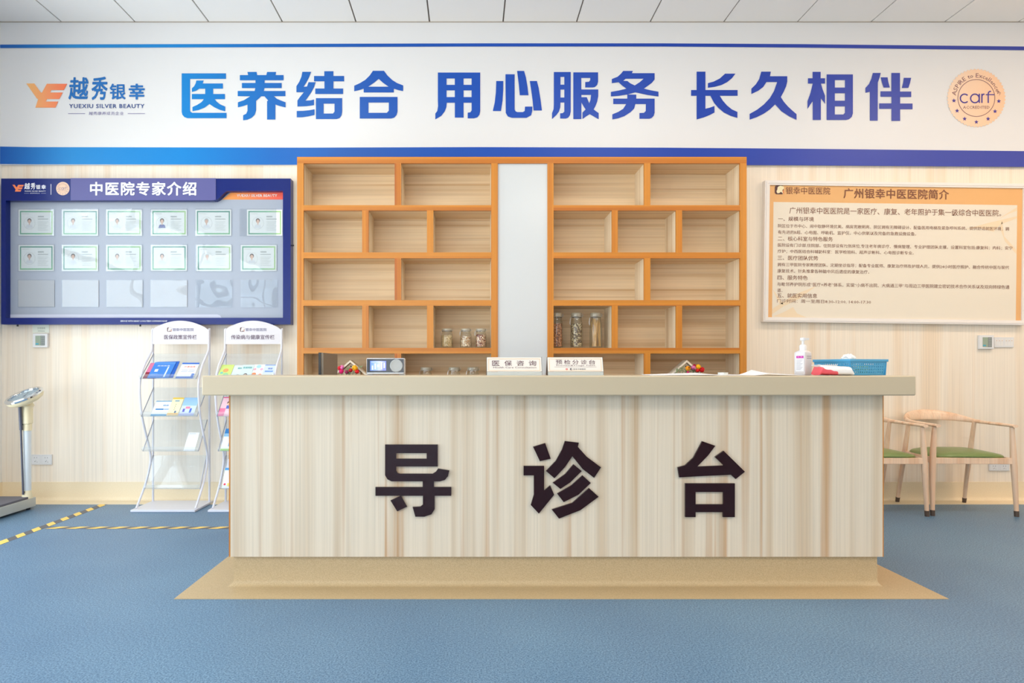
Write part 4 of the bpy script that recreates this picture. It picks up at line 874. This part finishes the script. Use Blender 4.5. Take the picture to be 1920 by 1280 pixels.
# ------------------------------------------------------------------ brochure racks
RXL, RXR = -2.565, -2.075
prof = [(5.14,1.40),(5.14,1.30),(5.14,1.235),(5.09,1.185),(5.0,1.10),(4.945,.99),(4.945,.88),(4.975,.72),(5.04,.57),(5.10,.45),(5.12,.38),(5.09,.27),(5.02,.16),(4.95,.08),(4.895,.018)]
trays = [((4.93,1.008),(5.14,1.206)), ((4.945,.718),(5.14,.935)), ((4.97,.446),(5.14,.676)), ((5.0,.148),(5.13,.392))]
def rack(dx, label, head):
    x0, x1 = RXL+dx, RXR+dx
    t = thing('brochure_rack', ((x0+x1)/2, 5.0, 0), label, 'brochure rack', 'brochure racks beside the shelf')
    q = MB(); q.box(x0, x1, 4.84, 5.19, .001, .018); q.build('base_plate', M_METALW, t, bevel=.003)
    for s, X in ((1, x0+.018), (-1, x1-.018)):
        q = MB(); q.tube([(X, y, z) for y, z in smooth([Vector((a, b_, 0)) for a, b_ in prof], 2) for y, z in ((y, z),)] if False else [(X, p.x, p.y) for p in smooth([Vector((a, b_, 0)) for a, b_ in prof], 2)], .0085, 10); q.build('curved_tube', M_METALW, t)
        q = MB(); q.tube([(X, 5.155, .015), (X, 5.155, 1.41)], .0085, 10); q.build('rear_post', M_METALW, t)
        for (a, za), (c, zc_) in trays:
            q = MB(); q.tube([(X+s*.012, a, za), (X+s*.012, c, zc_)], .004, 6); q.build('side_bar', mat('grey_bar', (168,170,182), .35, metal=.3), t)
    # arched header
    A = W3(289, 645, 5.15); n = 18; hx0, hx1 = x0+.025, x1-.025
    pts = [(hx0, 1.283), (hx1, 1.283), (hx1, 1.40)]
    for k in range(1, n): u = k/n; pts.append((hx1+(hx0-hx1)*u, 1.405+.066*math.sin(PI*u)**.85))
    pts.append((hx0, 1.40))
    q = MB(); q.poly([pts], lambda x, z, d: Vector((x, 5.135+d, z)), 0, .012); q.build('header_panel', mat('header_white', (216,211,216), .35), t)
    fh = lambda px, py, d: Vector((x0+.025+(px-289)*(hx1-hx0)/101, 5.1335, CAM_H-(py-VY)*5.1335/F0)); q = MB()
    hosp_logo(q, 315.5, 613.6, 8, fh, 1, 2, 3); put_text(q, '银幸中医医院', 325.5, 614.8, 364.5, 620.6, fh, 0, .004, 2)
    put_text(q, head[0], head[1], 627.4, head[2], 636, fh, 4, .006, 2)
    q.build('header_lettering', [P((130,128,160)), P((104,82,84)), P((236,224,220)), P((220,150,120)), P((104,82,104))], t, flat=True)
    for (a, za), (c, zc_) in trays:
        q = MB(); th = .003
        d = Vector((0, c-a, zc_-za)).normalized(); nn = Vector((0, -d.z, d.y))
        p = [Vector((x0+.03, a, za)), Vector((x1-.03, a, za)), Vector((x1-.03, c, zc_)), Vector((x0+.03, c, zc_))]
        q.add(p+[v+nn*-th for v in p], [(0,1,2,3),(7,6,5,4),(0,4,5,1),(1,5,6,2),(2,6,7,3),(3,7,4,0)])
        o_ = nn*.028; u_ = nn*.028+d*.022
        p = [Vector((x0+.03, a, za)), Vector((x1-.03, a, za)), Vector((x1-.03, a, za))+o_, Vector((x0+.03, a, za))+o_]
        q.add(p+[v-d*th for v in p], [(0,1,2,3),(7,6,5,4),(0,4,5,1),(1,5,6,2),(2,6,7,3),(3,7,4,0)])
        p = [Vector((x0+.03, a, za))+o_, Vector((x1-.03, a, za))+o_, Vector((x1-.03, a, za))+u_, Vector((x0+.03, a, za))+u_]
        q.add(p+[v+nn*.002 for v in p], [(0,1,2,3),(7,6,5,4),(0,4,5,1),(1,5,6,2),(2,6,7,3),(3,7,4,0)])
        q.build('clear_tray', M_CLEAR, t, flat=True)
    return t
rack(0, 'white brochure rack on the left, nearer the weighing scale, with blue booklets', ('医保政策宣传栏', 310, 370))
rack(.585, 'white brochure rack on the right, partly hidden behind the counter', ('传染病与健康宣传栏', 299, 379))
def leaflet(dx, tray, u0, w, h, label, prints, base=(240,242,246), name='leaflet', n=1, slip=0, lay=0, tilt=0, grp='leaflets on the brochure racks'):
    """leaflet leaning on a tray; u0 = left edge measured along the rack, prints = (x0, y0, x1, y1, colour) as fractions, y from the top"""
    (a, za), (c, zc_) = trays[tray]; d = Vector((0, c-a, zc_-za)).normalized(); nn = Vector((0, -d.z, d.y))
    o = Vector((RXL+dx+u0, a, za))+nn*(.0015+lay*.004)+d*(.001+slip); th = .0016*n; ux = Vector((1,0,0))
    if tilt: ux = (Vector((1,0,0))+d*tilt).normalized(); d = (d-Vector((1,0,0))*tilt).normalized()
    t = thing(name, o, label, 'booklet' if name == 'booklet' else 'leaflet', grp)
    fn = lambda x, y, e: o+ux*(x*w)+d*((1-y)*h)+nn*(th-e)
    q = MB(); q.poly([R4(0,0,1,1)], fn, 0, th); q.build('cover', P(base), t, flat=True)
    f1 = lambda x, y, e: fn(x, y, 0)+nn*.0006
    q = MB(); ms = []
    for k, pr in enumerate(prints):
        if pr[-1] not in ms: ms.append(pr[-1])
        fk = lambda x, y, e, k=k: fn(x, y, 0)+nn*(.0004+.00012*k)
        if not isinstance(pr[0], str): q.poly([R4(pr[0],pr[1],pr[2],pr[3])], fk, ms.index(pr[-1]))
        elif pr[0] == 'o': q.poly([ell(pr[1], pr[2], pr[3], pr[3]*w/h, 14)], fk, ms.index(pr[-1]))
        else: put_text(q, pr[0], pr[1], pr[2], pr[3], pr[4], fk, ms.index(pr[-1]), .008, 1)
    if prints: q.build('cover_print', [P(c_) for c_ in ms], t, flat=True)
    return t
B1, B2, B3 = (70,132,214), (40,96,190), (130,180,236)
leaflet(0, 0, .048, .10, .175, 'dark red and pink leaflet at the left end of the top tray, left rack', [(0,0,1,.6,(216,120,156))], (140,36,56))
leaflet(0, 0, .105, .175, .185, 'blue booklet lying underneath the front blue booklet, top tray of the left rack', [], B2, 'booklet', 2, 0, .3, .04)
leaflet(0, 0, .085, .165, .178, 'blue booklet with pale vertical bar on top of the stack, left rack', [(.0,.0,1,.12,(90,146,222)),('医保政策',.22,.2,.8,.28,(220,234,250)),(.72,.30,.79,.95,(214,232,248)),(.18,.45,.34,.62,(214,220,230)),(.1,.75,.4,.77,B3),(.1,.82,.3,.84,B3)], B1, 'booklet', 2, 0, 1.2)
leaflet(0, 0, .30, .135, .178, 'white leaflet with orange heading and blue bands, top tray of the left rack', [(0,0,1,.10,(60,110,200)),('办事指南',.2,.2,.85,.32,(240,140,100)),(.15,.46,.5,.48,(120,150,200)),(.55,.46,.9,.48,(120,150,200)),(.15,.56,.5,.58,(120,150,200)),(.55,.56,.9,.58,(120,150,200)),(0,.88,1,1,(96,130,206)),(.82,.7,.98,.88,(50,110,200))], (236,240,248))
leaflet(0, 1, .10, .165, .15, 'white leaflet with blue bottom wave, middle tray of the left rack', [(0,0,1,.05,(110,170,210)),('健康',.4,.25,.68,.36,(120,166,210)),(.12,.52,.5,.6,(40,120,190)),(.52,.52,.82,.6,(150,180,220)),(0,.88,1,1,(120,176,214))], (234,238,246))
leaflet(0, 1, .225, .085, .18, 'pale yellow leaflet with orange bands in the middle tray of the left rack', [(0,0,1,.08,(246,208,80)),(.3,.16,.7,.22,(130,170,200)),('o',.5,.38,.04,(120,130,90)),('o',.5,.48,.04,(120,130,90)),('o',.5,.58,.04,(120,130,90)),('o',.5,.68,.04,(120,130,90)),(.6,.74,.75,.86,(60,100,150)),(0,.86,1,.92,(246,190,90)),(0,.92,1,1,(240,210,160))], (244,240,196), lay=1)
leaflet(0, 1, .318, .115, .18, 'light blue leaflet with small cartoon scene, middle tray of the left rack', [(0,.0,1,.45,(160,200,236)),(.15,.62,.3,.8,(110,110,200)),(.3,.5,.6,.62,(230,140,170)),(.62,.6,.75,.85,(80,110,210)),(0,.86,1,1,(180,190,226))], (206,224,244), lay=1)
leaflet(0, 2, .345, .085, .165, 'plain white leaflet alone in the third tray of the left rack', [(.1,.06,.7,.08,(190,196,210)),(.45,.2,.6,.8,(240,238,220))], (240,242,246))
DX = .585
def kid(x, y, r, c): return [('o', x, y, r, (70,54,50)), ('o', x, y+.05, r*.8, (244,206,180)), (x-r*.8, y+.13, x+r*.8, y+.3, c)]
leaflet(DX, 0, .03, .10, .155, 'yellow-green leaflet in the top tray of the right rack', [(.08,.06,.92,.1,(196,220,110)),('o',.5,.42,.22,(240,168,110)),('o',.25,.6,.12,(120,190,180)),('o',.6,.72,.2,(150,204,150)),('o',.85,.85,.12,(240,190,120))], (206,226,130))
leaflet(DX, 0, .135, .09, .148, 'pale blue leaflet with green heading, beside the yellow-green one', [('预防',.35,.16,.8,.3,(60,160,150))]+kid(.55,.78,.14,(180,210,220)), (214,234,240))
leaflet(DX, 0, .20, .09, .150, 'pale blue leaflet with a longer green heading, middle of the top tray, right rack', [('疾病预防',.1,.14,.9,.30,(60,160,150))]+kid(.5,.75,.17,(170,206,220)), (208,232,240), lay=1)
leaflet(DX, 0, .285, .095, .158, 'white leaflet with pink and teal bubbles in the top tray of the right rack', [('o',.45,.15,.2,(170,214,222)),('o',.2,.35,.12,(240,170,190)),('o',.75,.35,.13,(240,170,200)),('o',.25,.7,.18,(230,140,90)),('o',.75,.75,.14,(236,150,110)),(0,.9,1,1,(200,224,220))], (232,238,238), lay=0)
leaflet(DX, 0, .375, .09, .150, 'lavender-blue leaflet at the right end of the top tray, right rack', [(0,0,1,.06,(130,160,224)),('健康',.35,.22,.75,.36,(110,146,214)),(.15,.44,.85,.56,(130,166,220)),(0,.7,1,.8,(226,234,226))], (206,218,240), lay=1)
leaflet(DX, 1, .035, .15, .19, 'pink leaflet with cartoon figures in the second tray of the right rack', [(0,.0,1,.06,(226,110,150)),(0,.6,.3,1,(240,130,170))]+kid(.4,.32,.12,(90,120,210))+kid(.75,.38,.12,(250,250,250)), (248,206,220))
leaflet(DX, 2, .045, .15, .20, 'leaflet with blue sky and two cartoon children in the third tray', [(0,0,1,.22,(60,140,214)),(0,.22,1,.36,(150,200,236)),(0,.9,1,1,(170,216,120))]+kid(.42,.5,.1,(120,170,210))+kid(.68,.5,.1,(220,120,120)), (232,242,250))
leaflet(DX, 3, .045, .15, .17, 'leaflet with blue top, orange blot and yellow band in the bottom tray', [(0,0,1,.12,(90,164,224)),('o',.5,.38,.2,(244,170,120)),(.35,.5,.9,.66,(80,160,206)),(.25,.74,1,.9,(250,232,120)),('o',.12,.8,.06,(220,50,80))], (240,244,248))
leaflet(DX, 3, .05, .16, .245, 'grey-white leaflet standing behind the yellow-banded one in the bottom tray', [('o',.4,.12,.08,(90,90,110)),(.3,.2,.5,.3,(190,196,210))], (220,222,232), lay=-.2)

# ------------------------------------------------------------------ weighing scale
PXR = -3.375
t = thing('weighing_scale', (PXR-.16, 4.75, 0), 'tall medical weighing scale with tilted round dial and dark platform in the left corner', 'weighing scale')
q = MB(); q.box(PXR-.34, PXR, 4.42, 4.985, .018, .088); q.build('platform_base', mat('silver_base', (190,194,192), .4, metal=.3), t, bevel=.004)
q = MB(); q.box(PXR-.335, PXR-.005, 4.425, 4.93, .0885, .104); q.build('platform_mat', mat('dark_grey_rubber', (92,92,104), .5), t, bevel=.003)
for x in (PXR-.31, PXR-.03):
    for y in (4.46, 4.94):
        q = MB(); q.lathe([(.014,0),(.014,.019)], (x, y, 0), 12); q.build('foot', M_BLACK, t)
PX, PYY = -3.405, 4.93
cream = mat('cream_enamel', (236,224,190), .35)
q = MB(); q.lathe([(.036,.088),(.036,.112),(.029,.135),(.028,.15)], (PX, PYY, 0), 24); q.build('post_base', cream, t)
q = MB(); q.lathe([(.027,.15),(.027,.61)], (PX, PYY, 0), 24); q.build('post', mat('pale_blue_grey_enamel', (214,222,228), .3), t)
q = MB(); q.lathe([(.0285,.61),(.0285,.66),(.034,.665),(.034,.79),(.044,.80),(.03,.83)], (PX, PYY, 0), 24, sq=3); q.build('head_bracket', cream, t)
nrm = Vector((-.24, -.44, 1)).normalized(); C0 = Vector((PX-.005, PYY-.02, .868)); TT = Matrix.Translation(C0) @ nrm.to_track_quat('Z', 'Y').to_matrix().to_4x4()
q = MB(); q.lathe([(.05,-.05),(.09,-.04),(.118,-.026),(.128,-.010),(.128,.004)], n=40, T=TT); q.build('dial_housing', cream, t)
q = MB(); q.lathe([(.126,.0),(.133,.006),(.133,.018),(.124,.026),(.108,.024),(.106,.014),(.108,.004)], n=48, T=TT); q.build('chrome_ring', M_CHROME, t)
q = MB(); q.lathe([(.108,.004),(.107,.009),(.001,.009)], n=40, T=TT); face = q.build('dial_face', mat('dial_blue', (176,200,222), .4), t)
q = MB()
for k in range(40):
    a = 2*PI*k/40; L = .012 if k % 5 else .02; T = TT @ Matrix.Rotation(a, 4, 'Z'); q.box(.098-L, .098, -.0012, .0012, .009, .0098, 0, T)
q.box(-.004, .07, -.002, .002, .011, .012, 0, TT @ Matrix.Rotation(2.2, 4, 'Z')); q.lathe([(.008,.009),(.008,.013),(.001,.013)], n=14, T=TT); q.build('dial_marks', P((70,96,140)), t, flat=True)
q = MB(); q.lathe([(.107,.0155),(.107,.0165),(.001,.0165)], n=40, T=TT); q.build('dial_glass', M_PANE, t)
rod = mat('dark_slate_rod', (84,88,104), .35, metal=.4)
q = MB(); q.tube([W3(43.5,927,4.89), W3(39,803,4.89)], .007, 10); q.tube([W3(39.5,806,4.89), W3(37,758,4.88)], .0115, 10); q.build('height_rod', rod, t)
q = MB(); q.tube([W3(38,796,4.89), Vector((PX,PYY,W3(0,796,4.89).z))], .006, 8); q.build('rod_clamp', M_BLACK, t)
q = MB(); q.tube([W3(43,923,4.89), Vector((PX,PYY,W3(0,923,4.89).z))], .006, 8); q.build('rod_clamp', M_BLACK, t)

# ------------------------------------------------------------------ hazard tape on the floor
def tape_blocks(x0, y0, x1, y1, w, st, sl, label, flip=1):
    A = Vector((x0, y0, .001)); B = Vector((x1, y1, .001)); d = (B-A); L = d.length; d.normalize(); n_ = Vector((-d.y, d.x, 0))
    q = MB(); q.poly([R4(0, -w/2, L, w/2)], lambda x, y, e: A+d*x+n_*y+Vector((0,0,-e)), 0, .0009); k = 0.0
    while k+st/2+abs(sl) < L:
        a, b_ = k, k+st/2; s0, s1 = (0, sl) if flip > 0 else (sl, 0)
        q.poly([[(a+s0, -w/2), (b_+s0, -w/2), (b_+s1, w/2), (a+s1, w/2)]], lambda x, y, e: A+d*x+n_*y+Vector((0,0,.0005)), 1); k += st
    tag(q.build('hazard_tape', [mat('tape_dark', (92,92,98), .5), mat('tape_yellow', (246,206,104), .5)], flat=True), label, 'floor tape', 'hazard tapes on the floor')
tape_blocks(-2.925, 3.493, -2.925, 5.19, .062, .152, .065, 'yellow and black floor tape running toward the wall beside the weighing scale', 1)
tape_blocks(-2.88, 4.37, -1.0, 4.37, .06, .138, .065, 'yellow and black floor tape running across in front of the brochure racks', 1)

# ------------------------------------------------------------------ chairs
def make_chair(loc, rz, label):
    t = thing('armchair', loc, label, 'chair', 'ash armchairs with green seats', rz)
    wd = M_ASH; cap = mat('dark_foot_cap', (84,68,58), .5)
    def leg(pts, rr, fx):
        q = MB(); P_ = smooth([Vector(p) for p in pts], 1); n = len(P_)
        seg = []
        for p in P_:
            z = p.z; seg.append(rr[0]+(rr[1]-rr[0])*min(1, z/.40) if z < .40 else rr[1]+(rr[2]-rr[1])*(z-.40)/.27)
        q.tube(P_, seg, 14); o = q.build('leg', wd, t, world=False)
        q = MB(); d = (P_[1]-P_[0]).normalized(); q.tube([P_[0], P_[0]+d*.042], [rr[0]+.0015, rr[0]+.003], 14); q.build('foot_cap', cap, o, world=False)
    for s in (-1, 1):
        leg([(s*.298,-.25,.0),(s*.294,-.242,.2),(s*.288,-.235,.41),(s*.276,-.235,.655)], (.0135,.0225,.0145), s)
        leg([(s*.262,.235,0),(s*.256,.20,.2),(s*.252,.155,.42),(s*.250,.105,.668)], (.0125,.019,.0145), s)
    q = MB(); q.box(-.28,.28,-.247,-.225,.383,.428); q.build('seat_rail', wd, t, world=False, bevel=.003)
    q = MB(); q.box(-.24,.24,.155,.175,.383,.428); q.build('seat_rail', wd, t, world=False, bevel=.003)
    for s in (-1, 1):
        q = MB(); q.add([Vector((s*(.283),-.24,.383)),Vector((s*.263,-.24,.383)),Vector((s*.235,.17,.383)),Vector((s*.255,.17,.383)),Vector((s*.283,-.24,.428)),Vector((s*.263,-.24,.428)),Vector((s*.235,.17,.428)),Vector((s*.255,.17,.428))],
              [(0,1,2,3),(7,6,5,4),(0,4,5,1),(1,5,6,2),(2,6,7,3),(3,7,4,0)]); q.build('seat_rail', wd, t, world=False)
    q = MB(); R = []; n = 48
    for k, z in ((.90,.4285),(.985,.431),(1.0,.438),(.985,.447),(.93,.456),(.8,.465),(.5,.473),(.02,.476)):
        ring = []
        for j in range(n):
            a = 2*PI*j/n; ca, sa = math.cos(a), math.sin(a); e = (abs(ca)**4.5+abs(sa)**4.5)**(-1/4.5)
            y = .205*e*sa*k-.042; x = (.272-.03*(y+.25))*e*ca*k
            ring.append(Vector((x, y, z-.010*(abs(ca*e)**4)*(k > .7))))
        R.append(ring)
    q.rings(R); q.build('seat_cushion', mat('green_leatherette', (112,132,74), .3, bump=(35,.12)), t, world=False)
    half = [(-.272,-.275,.666,.019,.0115,0),(-.272,-.2,.667,.021,.012,0),(-.268,-.06,.668,.019,.0125,0),(-.262,.05,.670,.017,.013,0),(-.254,.12,.674,.015,.016,.05),(-.225,.195,.686,.013,.025,.2),(-.16,.25,.700,.012,.035,.35),(-.08,.278,.708,.012,.042,.38),(0,.285,.711,.012,.044,.38)]
    full = half+[(-x, y, z, w, h, l) for x, y, z, w, h, l in half[::-1][1:]]
    # resample smoothly
    pts = [Vector(f[:3]) for f in full]; wh = [Vector(f[3:]) for f in full]
    for _ in range(2):
        pts = smooth(pts, 1); wh = smooth(wh, 1)
    q = MB(); q.sweep(pts, [(-w.x if False else w.x, w.y, -w.z) for w in wh], 16); q.build('arm_and_back_rail', wd, t, world=False)
    return t
ch = make_chair((3.735, 4.965, 0), math.radians(-3), 'pale wood armchair with green seat, right one, standing clear of the counter')
c2 = clone(ch); c2.location = (3.075, 4.965, 0); c2.rotation_euler = (0, 0, math.radians(-1))
c2['label'] = 'pale wood armchair with green seat, left one, half hidden behind the counter end'
